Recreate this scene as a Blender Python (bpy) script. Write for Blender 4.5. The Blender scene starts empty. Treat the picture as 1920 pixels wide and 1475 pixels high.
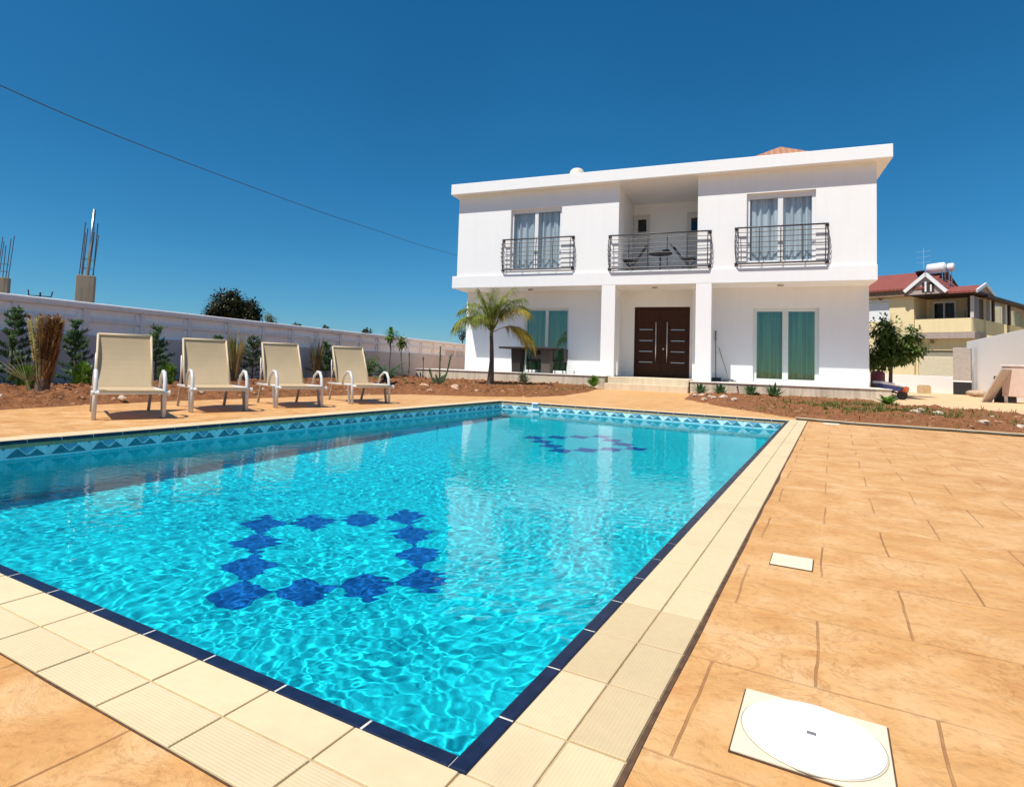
import bpy, math, random
import numpy as np
from mathutils import Vector, Matrix, noise
S = bpy.context.scene
COL = S.collection
rnd = random.Random(11)
R = math.radians

# ------------------------------------------------------------------ helpers
class MB:
    """collects faces; build() links them as ONE mesh object"""
    def __init__(s): s.v = []; s.f = []; s.m = []; s.mi = 0
    def quad(s, *p):
        n = len(s.v); s.v += [tuple(q) for q in p]; s.f.append(tuple(range(n, n+len(p)))); s.m.append(s.mi); return s
    def box(s, x0, x1, y0, y1, z0, z1):
        n = len(s.v)
        s.v += [(x0,y0,z0),(x1,y0,z0),(x1,y1,z0),(x0,y1,z0),(x0,y0,z1),(x1,y0,z1),(x1,y1,z1),(x0,y1,z1)]
        for f in ((0,3,2,1),(4,5,6,7),(0,1,5,4),(1,2,6,5),(2,3,7,6),(3,0,4,7)):
            s.f.append(tuple(n+i for i in f)); s.m.append(s.mi)
        return s
    def obox(s, c, ax, ay, az):          # centre and half-axis vectors
        c, ax, ay, az = map(Vector, (c, ax, ay, az)); n = len(s.v)
        for k in ((-1,-1,-1),(1,-1,-1),(1,1,-1),(-1,1,-1),(-1,-1,1),(1,-1,1),(1,1,1),(-1,1,1)):
            s.v.append(tuple(c+ax*k[0]+ay*k[1]+az*k[2]))
        for f in ((0,3,2,1),(4,5,6,7),(0,1,5,4),(1,2,6,5),(2,3,7,6),(3,0,4,7)):
            s.f.append(tuple(n+i for i in f)); s.m.append(s.mi)
        return s
    def bar(s, a, b, w, h, up=(0,0,1)):  # rectangular bar from a to b
        a, b = Vector(a), Vector(b); d = b-a; L = d.length; d.normalize(); up = Vector(up)
        if abs(d.dot(up)) > .99: up = Vector((0,1,0))
        sd = d.cross(up).normalized(); u2 = sd.cross(d).normalized()
        return s.obox((a+b)/2, d*L/2, sd*w/2, u2*h/2)
    def tube(s, pts, r, n=8, cap=True):
        pts = [Vector(p) for p in pts]
        if not hasattr(r, '__len__'): r = [r]*len(pts)
        base = len(s.v); prev = None
        for i, p in enumerate(pts):
            t = (pts[min(i+1, len(pts)-1)]-pts[max(i-1, 0)])
            t = t.normalized() if t.length > 1e-9 else Vector((0,0,1))
            if prev is None:
                a = t.cross(Vector((0,0,1)))
                if a.length < .05: a = t.cross(Vector((0,1,0)))
            else: a = prev - t*prev.dot(t)
            a.normalize(); prev = a; b = t.cross(a)
            for k in range(n):
                q = 2*math.pi*k/n; s.v.append(tuple(p+(a*math.cos(q)+b*math.sin(q))*r[i]))
        for i in range(len(pts)-1):
            for k in range(n):
                k2 = (k+1) % n
                s.f.append((base+i*n+k, base+i*n+k2, base+(i+1)*n+k2, base+(i+1)*n+k)); s.m.append(s.mi)
        if cap:
            s.f.append(tuple(base+k for k in range(n))[::-1]); s.m.append(s.mi)
            e = base+(len(pts)-1)*n; s.f.append(tuple(e+k for k in range(n))); s.m.append(s.mi)
        return s
    def prism(s, poly, z0, z1):          # poly: xy list (ccw)
        n = len(s.v); k = len(poly)
        s.v += [(x,y,z0) for x,y in poly]+[(x,y,z1) for x,y in poly]
        s.f.append(tuple(range(n, n+k))[::-1]); s.f.append(tuple(range(n+k, n+2*k))); s.m += [s.mi]*2
        for i in range(k):
            j = (i+1) % k; s.f.append((n+i, n+j, n+k+j, n+k+i)); s.m.append(s.mi)
        return s
    def lathe(s, c, prof, n=24):         # prof: (r,z) list
        c = Vector(c); b = len(s.v)
        for r, z in prof:
            for k in range(n):
                q = 2*math.pi*k/n; s.v.append((c.x+r*math.cos(q), c.y+r*math.sin(q), c.z+z))
        for i in range(len(prof)-1):
            for k in range(n):
                k2 = (k+1) % n; s.f.append((b+i*n+k, b+i*n+k2, b+(i+1)*n+k2, b+(i+1)*n+k)); s.m.append(s.mi)
        s.f.append(tuple(b+k for k in range(n))[::-1]); s.m.append(s.mi)
        e = b+(len(prof)-1)*n; s.f.append(tuple(e+k for k in range(n))); s.m.append(s.mi)
        return s
    def ball(s, c, r, seed=0, rough=.25, n=10, sq=(1,1,1)):  # lumpy stone
        c = Vector(c); b = len(s.v); m = n//2+1
        for i in range(m+1):
            th = math.pi*i/m
            for k in range(n):
                ph = 2*math.pi*k/n
                d = Vector((math.sin(th)*math.cos(ph), math.sin(th)*math.sin(ph), math.cos(th)))
                q = r*(1+rough*noise.noise(d*1.6+Vector((seed*7.1, seed*3.3, 0))))
                s.v.append((c.x+d.x*q*sq[0], c.y+d.y*q*sq[1], c.z+d.z*q*sq[2]))
        for i in range(m):
            for k in range(n):
                k2 = (k+1) % n; s.f.append((b+i*n+k, b+(i+1)*n+k, b+(i+1)*n+k2, b+i*n+k2)); s.m.append(s.mi)
        return s
    def blade(s, p, d, L, w, droop=0., n=3, fold=None, tip=.12):   # a narrow leaf
        p = Vector(p); d = Vector(d).normalized()
        sd = d.cross(Vector((0,0,1)))
        if sd.length < .1: sd = Vector((rnd.uniform(-1,1), rnd.uniform(-1,1), 0))
        if fold is not None: sd = Vector(fold)
        sd.normalize(); b = len(s.v)
        for i in range(n+1):
            t = i/n; q = p+d*L*t+Vector((0,0,-droop*L*t*t))
            ww = w*.5*(math.sin(math.pi*min(1,.18+.82*t))**.8 if i < n else tip)
            s.v.append(tuple(q-sd*ww)); s.v.append(tuple(q+sd*ww))
        for i in range(n):
            s.f.append((b+2*i, b+2*i+1, b+2*i+3, b+2*i+2)); s.m.append(s.mi)
        return s
    def build(s, name, mats, parent=None, smooth=False, bevel=0, loc=None):
        me = bpy.data.meshes.new(name); me.from_pydata(s.v, [], s.f)
        for m in (mats if isinstance(mats, (list, tuple)) else [mats]): me.materials.append(m)
        me.polygons.foreach_set('material_index', s.m)
        if smooth: me.polygons.foreach_set('use_smooth', [True]*len(me.polygons))
        me.update()
        o = bpy.data.objects.new(name, me); COL.objects.link(o)
        if parent: o.parent = parent
        if bevel:
            b = o.modifiers.new('bevel', 'BEVEL'); b.width = bevel; b.segments = 2; b.limit_method = 'ANGLE'; b.angle_limit = R(40)
        if loc: o.location = loc
        return o

def thing(name, label, cat, loc=(0,0,0), rz=0., group=None):
    o = bpy.data.objects.new(name, None); COL.objects.link(o); o.empty_display_size = .1
    o.location = loc; o.rotation_euler = (0,0,rz); o['label'] = label; o['category'] = cat
    if group: o['group'] = group
    return o
def tag(o, label, cat, group=None):
    o['label'] = label; o['category'] = cat
    if group: o['group'] = group
    return o
def struct(o, kind='structure', label=None):
    o['kind'] = kind
    if label: o['label'] = label
    return o
def copy_tree(o, parent=None):
    c = o.copy(); COL.objects.link(c)
    if parent: c.parent = parent
    for ch in list(o.children): copy_tree(ch, c)
    return c

# ------------------------------------------------------------------ materials
class NT:
    def __init__(s, name):
        s.mat = bpy.data.materials.new(name); s.mat.use_nodes = True; s.t = s.mat.node_tree
        s.b = s.t.nodes['Principled BSDF']; s.out = s.t.nodes['Material Output']
    def n(s, typ, **kw):
        x = s.t.nodes.new(typ)
        for k, v in kw.items():
            if k in x.inputs: x.inputs[k].default_value = v
            else: setattr(x, k, v)
        return x
    def l(s, a, b): s.t.links.new(a, b)
    def coord(s): return s.n('ShaderNodeTexCoord').outputs['Object']
    def noise(s, scale, detail=4, rough=.55, vec=None, dist=0.):
        x = s.n('ShaderNodeTexNoise', Scale=scale, Detail=detail, Roughness=rough, Distortion=dist)
        s.l(vec if vec is not None else s.coord(), x.inputs['Vector']); return x.outputs['Fac']
    def ramp(s, fac, *stops):
        x = s.n('ShaderNodeValToRGB'); e = x.color_ramp.elements
        while len(e) < len(stops): e.new(.5)
        for i, (p, c) in enumerate(stops):
            e[i].position = p; e[i].color = (*c, 1) if len(c) == 3 else c
        s.l(fac, x.inputs[0]); return x.outputs['Color']
    def mix(s, fac, a, b, mode='MIX'):
        x = s.n('ShaderNodeMix', data_type='RGBA', blend_type=mode)
        for i, q in ((0, fac), (6, a), (7, b)):
            if hasattr(q, 'node'): s.l(q, x.inputs[i])
            else: x.inputs[i].default_value = (*q, 1) if isinstance(q, tuple) else q
        return x.outputs[2]
    def math(s, op, a, b=0.):
        x = s.n('ShaderNodeMath', operation=op)
        for i, q in ((0, a), (1, b)):
            if hasattr(q, 'node'): s.l(q, x.inputs[i])
            else: x.inputs[i].default_value = q
        return x.outputs[0]
    def mapping(s, vec, loc=(0,0,0), rot=(0,0,0), scale=(1,1,1)):
        x = s.n('ShaderNodeMapping'); s.l(vec, x.inputs[0])
        x.inputs['Location'].default_value = loc; x.inputs['Rotation'].default_value = rot; x.inputs['Scale'].default_value = scale
        return x.outputs[0]
    def bump(s, h, strength=.3, dist=.01, prev=None):
        x = s.n('ShaderNodeBump', Strength=strength, Distance=dist); s.l(h, x.inputs['Height'])
        if prev is not None: s.l(prev, x.inputs['Normal'])
        return x.outputs[0]
    def fin(s, col=None, rough=.6, normal=None, metal=0., spec=None):
        if col is not None:
            if hasattr(col, 'node'): s.l(col, s.b.inputs['Base Color'])
            else: s.b.inputs['Base Color'].default_value = (*col, 1)
        if hasattr(rough, 'node'): s.l(rough, s.b.inputs['Roughness'])
        else: s.b.inputs['Roughness'].default_value = rough
        if normal is not None: s.l(normal, s.b.inputs['Normal'])
        s.b.inputs['Metallic'].default_value = metal
        if spec is not None: s.b.inputs['Specular IOR Level'].default_value = spec
        return s.mat
def sc(c, k): return tuple(min(1, x*k) for x in c)

def m_plain(name, c, rough=.55, var=.12, scale=9., bump=.0, metal=0., spec=None):
    t = NT(name); f = t.noise(scale)
    col = t.ramp(f, (.3, sc(c, 1-var)), (.7, sc(c, 1+var)))
    nr = t.bump(t.noise(scale*9), bump, .004) if bump else None
    return t.fin(col, rough, nr, metal, spec)
def m_stucco(name, c, dirt=.05):
    t = NT(name); v = t.coord()
    a = t.noise(.8, 5, .6, v); st = t.noise(2.2, 4, .6, t.mapping(v, scale=(3.2, 3.2, .22)))
    f = t.math('MULTIPLY', a, st)
    col = t.ramp(f, (.12, sc(c, 1-dirt*1.6)), (.3, c))
    nr = t.bump(t.noise(140, 3, .6, v), .22, .003); nr = t.bump(t.noise(6, 3, .5, v), .10, .02, nr)
    return t.fin(col, .82, nr, spec=.25)
def m_leaf(name, c, c2, trans=.25, rough=.5):
    t = NT(name); f = t.noise(7, 3)
    col = t.ramp(f, (.35, c), (.66, c2)); t.fin(col, rough, spec=.3)
    tr = t.n('ShaderNodeBsdfTranslucent'); t.l(t.mix(.5, col, sc(c2, 1.3)), tr.inputs[0])
    mx = t.n('ShaderNodeMixShader'); mx.inputs[0].default_value = trans
    t.l(t.b.outputs[0], mx.inputs[1]); t.l(tr.outputs[0], mx.inputs[2]); t.l(mx.outputs[0], t.out.inputs[0])
    return t.mat
def m_glass(name, tint, refl=1.0, k_=1.0):
    t = NT(name); t.t.nodes.remove(t.b)
    tr = t.n('ShaderNodeBsdfTransparent'); tr.inputs[0].default_value = (*tint, 1)
    gl = t.n('ShaderNodeBsdfGlossy'); gl.inputs['Roughness'].default_value = .02; gl.inputs[0].default_value = (refl, refl, refl, 1)
    lw = t.n('ShaderNodeLayerWeight', Blend=.5); k = t.math('ADD', t.math('MULTIPLY', t.math('POWER', lw.outputs['Facing'], 4.), .9), .05*k_)
    nz = t.bump(t.noise(1.4, 2), .03, .05); t.l(nz, gl.inputs['Normal'])
    mx = t.n('ShaderNodeMixShader'); t.l(k, mx.inputs[0]); t.l(tr.outputs[0], mx.inputs[1]); t.l(gl.outputs[0], mx.inputs[2])
    t.l(mx.outputs[0], t.out.inputs[0]); return t.mat

WHITE = m_stucco('white_render', (.88, .88, .87), .018)
CREAM = m_stucco('cream_render', (.74, .67, .55), .1)
YELLOW = m_stucco('yellow_render', (.84, .69, .40), .04)
GREYWALL = m_stucco('grey_wall_paint', (.57, .545, .555), .10)
RAILGREY = m_stucco('pale_grey_paint', (.83, .81, .82), .08); PALEPANEL = m_stucco('pale_block', (.92, .91, .92), .04)
CONCRETE = m_stucco('raw_concrete', (.36, .30, .23), .3)
PVC = m_plain('white_frame', (.80, .80, .80), .35, .02)
GREENFRAME = m_plain('pale_green_frame', (.72, .76, .71), .35, .03)
IRON = m_plain('dark_iron', (.035, .028, .03), .45, .2, 20)
STEEL = m_plain('brushed_steel', (.62, .62, .62), .3, .05, 20, metal=1.)
ALU = m_plain('white_coated_tube', (.62, .60, .58), .38, .05, 20)
SHADOWED = m_plain('dark_room', (.03, .03, .035), .8)  # near-black: the shade of unlit interiors put into the colour
BLACK = m_plain('black_plastic', (.015, .015, .017), .5)
BARK = m_plain('grey_bark', (.16, .11, .075), .85, .35, 14, .6)
STONE = m_plain('pale_stone', (.55, .43, .32), .85, .25, 12, .5)
REDTILE = None

def m_deck():
    t = NT('stamped_concrete'); v = t.coord()
    wv = t.n('ShaderNodeTexNoise', Scale=1.6, Detail=3); t.l(v, wv.inputs[0])
    w = t.n('ShaderNodeVectorMath', operation='MULTIPLY_ADD'); t.l(wv.outputs['Color'], w.inputs[0])
    w.inputs[1].default_value = (.045, .03, 0); t.l(v, w.inputs[2])
    p = t.mapping(w.outputs[0], loc=(-.112+88, .148+84, 0), rot=(0, 0, .1196))
    br = t.n('ShaderNodeTexBrick', Scale=1.0); t.l(p, br.inputs['Vector'])
    br.inputs['Brick Width'].default_value = .44; br.inputs['Row Height'].default_value = .42
    br.inputs['Mortar Size'].default_value = .0036; br.inputs['Mortar Smooth'].default_value = .35
    br.inputs['Color1'].default_value = (.15, .15, .15, 1); br.inputs['Color2'].default_value = (.85, .85, .85, 1); br.inputs['Mortar'].default_value = (.5, .5, .5, 1)
    slab = t.n('ShaderNodeSeparateColor'); t.l(br.outputs['Color'], slab.inputs[0])
    big = t.noise(.7, 5, .6, v); mid = t.noise(4.5, 6, .62, v, .6); fine = t.noise(38, 4, .6, v)
    base = t.ramp(big, (.32, (0.590, 0.302, 0.101)), (.5, (0.667, 0.359, 0.134)), (.68, (0.705, 0.412, 0.183)))
    mott = t.ramp(mid, (.30, (0.533, 0.216, 0.048)), (.47, (0.657, 0.346, 0.120)), (.64, (0.752, 0.480, 0.241)))
    col = t.mix(.6, base, mott)
    col = t.mix(t.math('MULTIPLY', slab.outputs[0], .18), col, (.67, .355, .115))
    spk = t.ramp(fine, (.30, (.70, .62, .54)), (.48, (1, 1, 1)))
    col = t.mix(.6, col, spk, 'MULTIPLY')
    streak = t.noise(5.5, 9, .66, v, 1.1)
    vein = t.ramp(streak, (.47, (1,1,1)), (.49, (.62, .45, .30)), (.51, (1,1,1)))
    col = t.mix(t.math('MULTIPLY', t.ramp(t.noise(1.9, 3, .5, v), (.42, (0,0,0)), (.62, (1,1,1))), .55), col, vein, 'MULTIPLY')
    blot = t.ramp(t.noise(2.3, 6, .68, v, .8), (.58, (1,1,1)), (.70, (.78, .62, .42)))
    col = t.mix(.65, col, blot, 'MULTIPLY')
    br2 = t.n('ShaderNodeTexBrick', Scale=1.0); t.l(p, br2.inputs['Vector'])
    br2.inputs['Brick Width'].default_value = .44; br2.inputs['Row Height'].default_value = .42
    br2.inputs['Mortar Size'].default_value = .0032; br2.inputs['Mortar Smooth'].default_value = .2
    sx = t.n('ShaderNodeSeparateXYZ'); t.l(p, sx.inputs[0])
    fr = t.math('ABSOLUTE', t.math('SUBTRACT', t.math('FRACT', t.math('DIVIDE', sx.outputs['Y'], .42)), .5))
    row = t.math('GREATER_THAN', fr, .5-.0095)                           # the long joints are shallower than the short ones
    vary = t.ramp(t.noise(2.6, 3, .6, v), (.36, (.05,)*3), (.62, (1,)*3))
    dash = t.math('MULTIPLY', br2.outputs['Fac'], t.math('SUBTRACT', 1., row))
    jo = t.math('ADD', t.math('MULTIPLY', dash, t.math('ADD', t.math('MULTIPLY', vary, .55), .25)), t.math('MULTIPLY', t.math('MULTIPLY', br2.outputs['Fac'], row), t.math('MULTIPLY', vary, .5)))
    col = t.mix(jo, col, (.30, .12, .04))
    h = t.math('SUBTRACT', t.math('ADD', t.math('MULTIPLY', streak, 1.2), t.math('MULTIPLY', mid, .9)), t.math('MULTIPLY', jo, 1.0))
    nr = t.bump(h, .8, .012); nr = t.bump(fine, .25, .003, nr)
    rg = t.ramp(mid, (.3, (.42,)*3), (.7, (.62,)*3))
    return t.fin(col, rg, nr, spec=.35)
DECK = m_deck()
def m_paving():
    t = NT('pale_paving'); v = t.coord()
    col = t.ramp(t.noise(.9, 5, .6, v), (.3, (.68, .42, .21)), (.7, (.74, .5, .29)))
    return t.fin(col, .7, t.bump(t.noise(20, 4, .6, v), .2, .01))
PAVING = m_paving()
def m_field():
    t = NT('dry_field'); v = t.coord()
    col = t.ramp(t.noise(.15, 6, .6, v), (.3, (.24, .15, .07)), (.5, (.30, .22, .11)), (.7, (.17, .17, .06)))
    return t.fin(col, .9, t.bump(t.noise(3, 5, .6, v), .5, .1))
def m_soil():
    t = NT('red_soil'); v = t.coord()
    a = t.noise(5, 6, .65, v); b = t.noise(34, 4, .6, v)
    col = t.mix(.5, t.ramp(a, (.3, (.19, .070, .028)), (.6, (.31, .130, .055)), (.8, (.40, .205, .10))), t.ramp(b, (.3, (.13, .052, .023)), (.6, (.32, .138, .06)), (.78, (.48, .29, .16))))
    nr = t.bump(b, .9, .03); nr = t.bump(t.noise(110, 3, .6, v), .6, .01, nr)
    return t.fin(col, .93, nr, spec=.15)
SOIL = m_soil()
def m_coping(name, c, rib_axis, ribs=.16):
    t = NT(name); v = t.mapping(t.coord(), rot=(0, 0, .1196))
    col = t.mix(.5, t.ramp(t.noise(3.2, 5, .6, v), (.3, sc(c, .92)), (.7, sc(c, 1.05))), t.ramp(t.noise(45, 4, .6, v), (.3, sc(c, .9)), (.6, c)))
    col = t.mix(t.math('MULTIPLY', t.ramp(t.noise(1.7, 4, .7, v), (.50, (0,0,0)), (.72, (1,1,1))), .5), col, sc(c, .72))
    w = t.n('ShaderNodeTexWave', wave_type='BANDS', bands_direction='Y' if rib_axis else 'X', wave_profile='SIN'); w.inputs['Scale'].default_value = 42. if rib_axis else 40.
    t.l(v, w.inputs[0])
    col = t.mix(t.math('MULTIPLY', w.outputs['Fac'], ribs), col, sc(c, .62))
    return t.fin(col, .6, t.bump(w.outputs['Fac'], ribs, .002), spec=.3)
COP = (.73, .575, .345)
COPA = m_coping('cream_tile_ribbed_across', COP, 1); COPB = m_coping('cream_tile_ribbed_along', COP, 0)
COPS = m_coping('cream_tile_plain', sc(COP, 1.03), 1, .03); DAMPB = m_coping('damp_cream_tile', (.64, .485, .275), 0)
GROUT = m_plain('tan_grout', (.46, .34, .18), .9, .2, 30)
GAP = m_plain('dark_joint', (.10, .05, .025), .95, .4, 30)
def m_pool(name, c, grout=.7):
    t = NT(name); v = t.mapping(t.coord(), rot=(0, 0, .1196))
    br = t.n('ShaderNodeTexBrick', Scale=1.0, offset=0.); t.l(v, br.inputs['Vector'])
    br.inputs['Brick Width'].default_value = .03; br.inputs['Row Height'].default_value = .03; br.inputs['Mortar Size'].default_value = .0016
    br.inputs['Color1'].default_value = (*sc(c, .86), 1); br.inputs['Color2'].default_value = (*sc(c, 1.1), 1); br.inputs['Mortar'].default_value = (*sc(c, grout), 1)
    col = t.mix(.35, br.outputs['Color'], t.ramp(t.noise(1.3, 4, .6, v), (.3, sc(c, .9)), (.7, sc(c, 1.08))))
    return t.fin(col, .35, spec=.3)
POOLT = m_pool('pool_mosaic', (.008, .68, .78))
POOLD = m_pool('dark_blue_mosaic', (.006, .13, .44))
BANDW = m_pool('pale_aqua_mosaic', (.60, .80, .84)); BANDD = m_plain('teal_wave_tile', (.03, .20, .26), .3, .2, 40); BANDM = m_plain('blue_wave_tile', (.16, .38, .52), .3, .2, 40)
EDGE = m_plain('navy_edge_tile', (.008, .014, .042), .35, .35, 25, .2)
def m_water():
    t = NT('pool_water'); t.t.nodes.remove(t.b)
    g = t.n('ShaderNodeBsdfRefraction', IOR=1.333); g.inputs['Roughness'].default_value = 0.
    gl = t.n('ShaderNodeBsdfGlossy'); gl.inputs['Roughness'].default_value = 0.
    fr = t.n('ShaderNodeFresnel', IOR=1.333); mx = t.n('ShaderNodeMixShader'); t.l(t.math('MULTIPLY', fr.outputs[0], .82), mx.inputs[0])
    t.l(g.outputs[0], mx.inputs[1]); t.l(gl.outputs[0], mx.inputs[2]); t.l(mx.outputs[0], t.out.inputs[0]); return t.mat
WATER = m_water()
def m_sling():
    t = NT('beige_sling_fabric'); v = t.coord(); c = (.62, .475, .29)
    w = t.n('ShaderNodeTexWave', bands_direction='Y'); w.inputs['Scale'].default_value = 14.; w.inputs['Distortion'].default_value = .6; t.l(v, w.inputs[0])
    col = t.mix(.4, t.ramp(w.outputs['Fac'], (.2, sc(c, .96)), (.8, sc(c, 1.02))), t.ramp(t.noise(5, 4), (.3, sc(c, .9)), (.7, sc(c, 1.08))))
    t.fin(col, .75, t.bump(t.noise(220, 2), .3, .002), spec=.2)
    tr = t.n('ShaderNodeBsdfTranslucent'); t.l(col, tr.inputs[0])
    mx = t.n('ShaderNodeMixShader'); mx.inputs[0].default_value = .18
    t.l(t.b.outputs[0], mx.inputs[1]); t.l(tr.outputs[0], mx.inputs[2]); t.l(mx.outputs[0], t.out.inputs[0]); return t.mat
SLING = m_sling(); BEIGET = m_plain('beige_coated_tube', (.58, .47, .31), .5, .05, 20)
def m_wood():
    t = NT('dark_door_wood'); v = t.coord()
    g = t.noise(9, 6, .6, t.mapping(v, scale=(5, 1, .35)), 1.2)
    col = t.ramp(g, (.3, (.030, .010, .004)), (.6, (.058, .020, .008)), (.8, (.085, .032, .013)))
    return t.fin(col, .5, t.bump(g, .15, .003), spec=.2)
WOOD = m_wood()
def m_roof(name, c, dirn='X'):
    t = NT(name); v = t.coord()
    w = t.n('ShaderNodeTexWave', bands_direction=dirn); w.inputs['Scale'].default_value = 1.6; t.l(v, w.inputs[0])
    col = t.mix(.5, t.ramp(t.noise(2.5, 5, .6, v), (.3, sc(c, .75)), (.7, sc(c, 1.15))), t.ramp(w.outputs['Fac'], (.1, sc(c, .7)), (.6, c)))
    return t.fin(col, .75, t.bump(w.outputs['Fac'], .6, .05))
ROOFRED = m_roof('red_roof_tile', (.29, .072, .052)); ROOFTAN = m_roof('terracotta_roof_tile', (.46, .22, .12))
def m_curtain(name, c):
    t = NT(name); f = t.noise(3, 3, .5, t.mapping(t.coord(), scale=(6, 6, .15)))  # darker upright stripes put fold shade into the cloth colour
    return t.fin(t.ramp(f, (.34, sc(c, .62)), (.62, c)), .8)
CURT = m_curtain('sheer_curtain', (.74, .76, .75)); CURTG = m_curtain('green_curtain', (.24, .38, .27))
GLASSB = m_glass('clear_window_glass', (.93, .96, .975)); GLASSG = m_glass('green_window_glass', (.82, .91, .80), 1., 1.8); DARKGL = m_glass('dark_glass', (.10, .12, .13), .8)
PALMG = m_leaf('palm_green', (.14, .19, .03), (.35, .39, .085), .42); PALMY = m_leaf('palm_yellowing', (.33, .28, .03), (.52, .43, .08), .42)
DKLEAF = m_leaf('dark_green_leaf', (.055, .115, .045), (.13, .22, .09), .25); BRLEAF = m_leaf('bright_green_leaf', (.055, .13, .012), (.13, .24, .025), .3)
CITRUS = m_leaf('citrus_leaf', (.05, .10, .02), (.19, .26, .065), .28, .35); FARLEAF = m_leaf('far_tree_leaf', (.022, .030, .012), (.065, .058, .022), .12)
DRYL = m_leaf('dry_palm_leaf', (.30, .18, .07), (.58, .40, .19), .25, .8); DRYD = m_leaf('dry_palm_leaf_dark', (.12, .055, .02), (.36, .18, .06), .2, .8)
PALELEAF = m_leaf('pale_fan_leaf', (.40, .42, .16), (.66, .64, .34), .3, .7); GREYLEAF = m_leaf('grey_green_leaf', (.08, .115, .065), (.19, .23, .13), .25)
WEED = m_leaf('weed_leaf', (.07, .09, .015), (.19, .20, .04), .3)

# ------------------------------------------------------------------ pool frame: a to the left along the far edge, b towards the camera
ANG = -.1196
EX = (math.cos(ANG), math.sin(ANG)); EY = (-math.sin(ANG), math.cos(ANG)); FR = (10.3885, -9.6539); PW, PL = 4.7753, 8.8595
def P(a, b, z=0.): return (FR[0]-EX[0]*a-EY[0]*b, FR[1]-EX[1]*a-EY[1]*b, z)
def prect(m, a0, a1, b0, b1, z): m.quad(P(a1,b1,z), P(a0,b1,z), P(a0,b0,z), P(a1,b0,z))
def pbox(m, a0, a1, b0, b1, z0, z1):
    m.prism([P(a1,b1)[:2], P(a0,b1)[:2], P(a0,b0)[:2], P(a1,b0)[:2]], z0, z1)

# ------------------------------------------------------------------ ground sheets
CW = .225                                   # coping width
m = MB(); A0, A1, B0, B1 = -CW, PW+CW, -CW, PL+CW
def world_ring(m, inner, outer, z):
    for i in range(4):
        j = (i+1) % 4; m.quad((*inner[i][:2], z), (*outer[i][:2], z), (*outer[j][:2], z), (*inner[j][:2], z))
inn = [P(A1,B1), P(A0,B1), P(A0,B0), P(A1,B0)]
out = [(-3.0,-30.), (32.,-30.), (32.,9.), (-3.0,9.)]
world_ring(m, inn, out, 0.); struct(m.build('deck', DECK))
m = MB(); world_ring(m, [(-2.9,-29.9), (31.9,-29.9), (31.9,8.9), (-2.9,8.9)], [(-3500,-3500), (3500,-3500), (3500,3500), (-3500,3500)], -.03); struct(m.build('ground', m_field()))
m = MB(); m.quad((13.3,-3.4,.004), (16.5,-5.4,.004), (17.9,1,.004), (19.6,15.,.004), (11,14.5,.004), (11,-.4,.004), (12.9,-.4,.004)); struct(m.build('path', PAVING))

# ------------------------------------------------------------------ swimming pool
pool = thing('swimming_pool', 'rectangular blue tiled pool with cream ribbed tile edging', 'pool', P(PW/2, PL/2))
def ppart(m, name, mats, **k):
    o = m.build(name, mats, pool, **k); o.matrix_parent_inverse = Matrix.Translation(-Vector(pool.location)); return o
ZF, ZW = -1.5, -.14
i0, i1, j0, j1 = .032, PW-.032, .032, PL-.032
m = MB(); prect(m, i0, i1, j0, j1, ZF); floor_ = ppart(m, 'basin_floor', POOLT)
m = MB(); cs = [(i0,j0), (i1,j0), (i1,j1), (i0,j1)]
for k in range(4):
    (a, b), (c, d) = cs[k], cs[(k+1) % 4]; m.quad(P(a,b,-.135), P(c,d,-.135), P(c,d,ZF), P(a,b,ZF))
walls_ = ppart(m, 'basin_wall', POOLT)
motif = []
for cx, cy in ((2.31, 6.73), (2.36, 2.1)):
    m = MB()
    for q in range(-3, 4):
        for w in range(-3, 4):
            if abs(q)+abs(w) == 3:
                x, y, h = cx+q*.238, cy+w*.248, .121; prect(m, x-h, x+h, y-h*1.03, y+h*1.03, ZF+.003)
    motif.append(ppart(m, 'floor_motif', POOLD))
# waterline mosaic band: pale strip with zigzag ornaments, 1.5 mm proud
m = MB()
def band(p0, p1, nin):
    p0, p1, nin = Vector(p0), Vector(p1), Vector(nin); L = (p1-p0).length; d = (p1-p0)/L
    zt, zb = -.018, -.136; per = .292; n = round(L/per); per = L/n
    def q(u, t, o): return p0+d*u+nin*o+Vector((0, 0, zb+(zt-zb)*t))
    m.mi = 0; m.quad(q(0,0,0), q(L,0,0), q(L,1,0), q(0,1,0))
    for i in range(n):
        u = i*per
        def poly(mi, *pts):
            m.mi = mi; m.quad(*[q(u+x*per, y, .0016+.0004*mi) for x, y in pts])
        poly(1, (.06,.12), (.94,.12), (.90,.22), (.10,.22))
        poly(1, (.10,.2205), (.42,.2205), (.27,.56)); poly(1, (.50,.2205), (.90,.2205), (.71,.68))
        poly(2, (.30,.60), (.50,.30), (.66,.66), (.60,.86), (.36,.86))
        poly(1, (.90,.92), (1.0,.60), (1.0,.92)); poly(1, (0,.92), (0,.60), (.10,.92))
band(P(i1,j0), P(i1,j1), Vector((EX[0],EX[1],0))); band(P(i1,j0), P(i0,j0), Vector((-EY[0],-EY[1],0)))
band(P(i0,j0), P(i0,j1), Vector((-EX[0],-EX[1],0))); band(P(i0,j1), P(i1,j1), Vector((EY[0],EY[1],0)))
ppart(m, 'mosaic_band', [BANDW, BANDD, BANDM])
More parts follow.
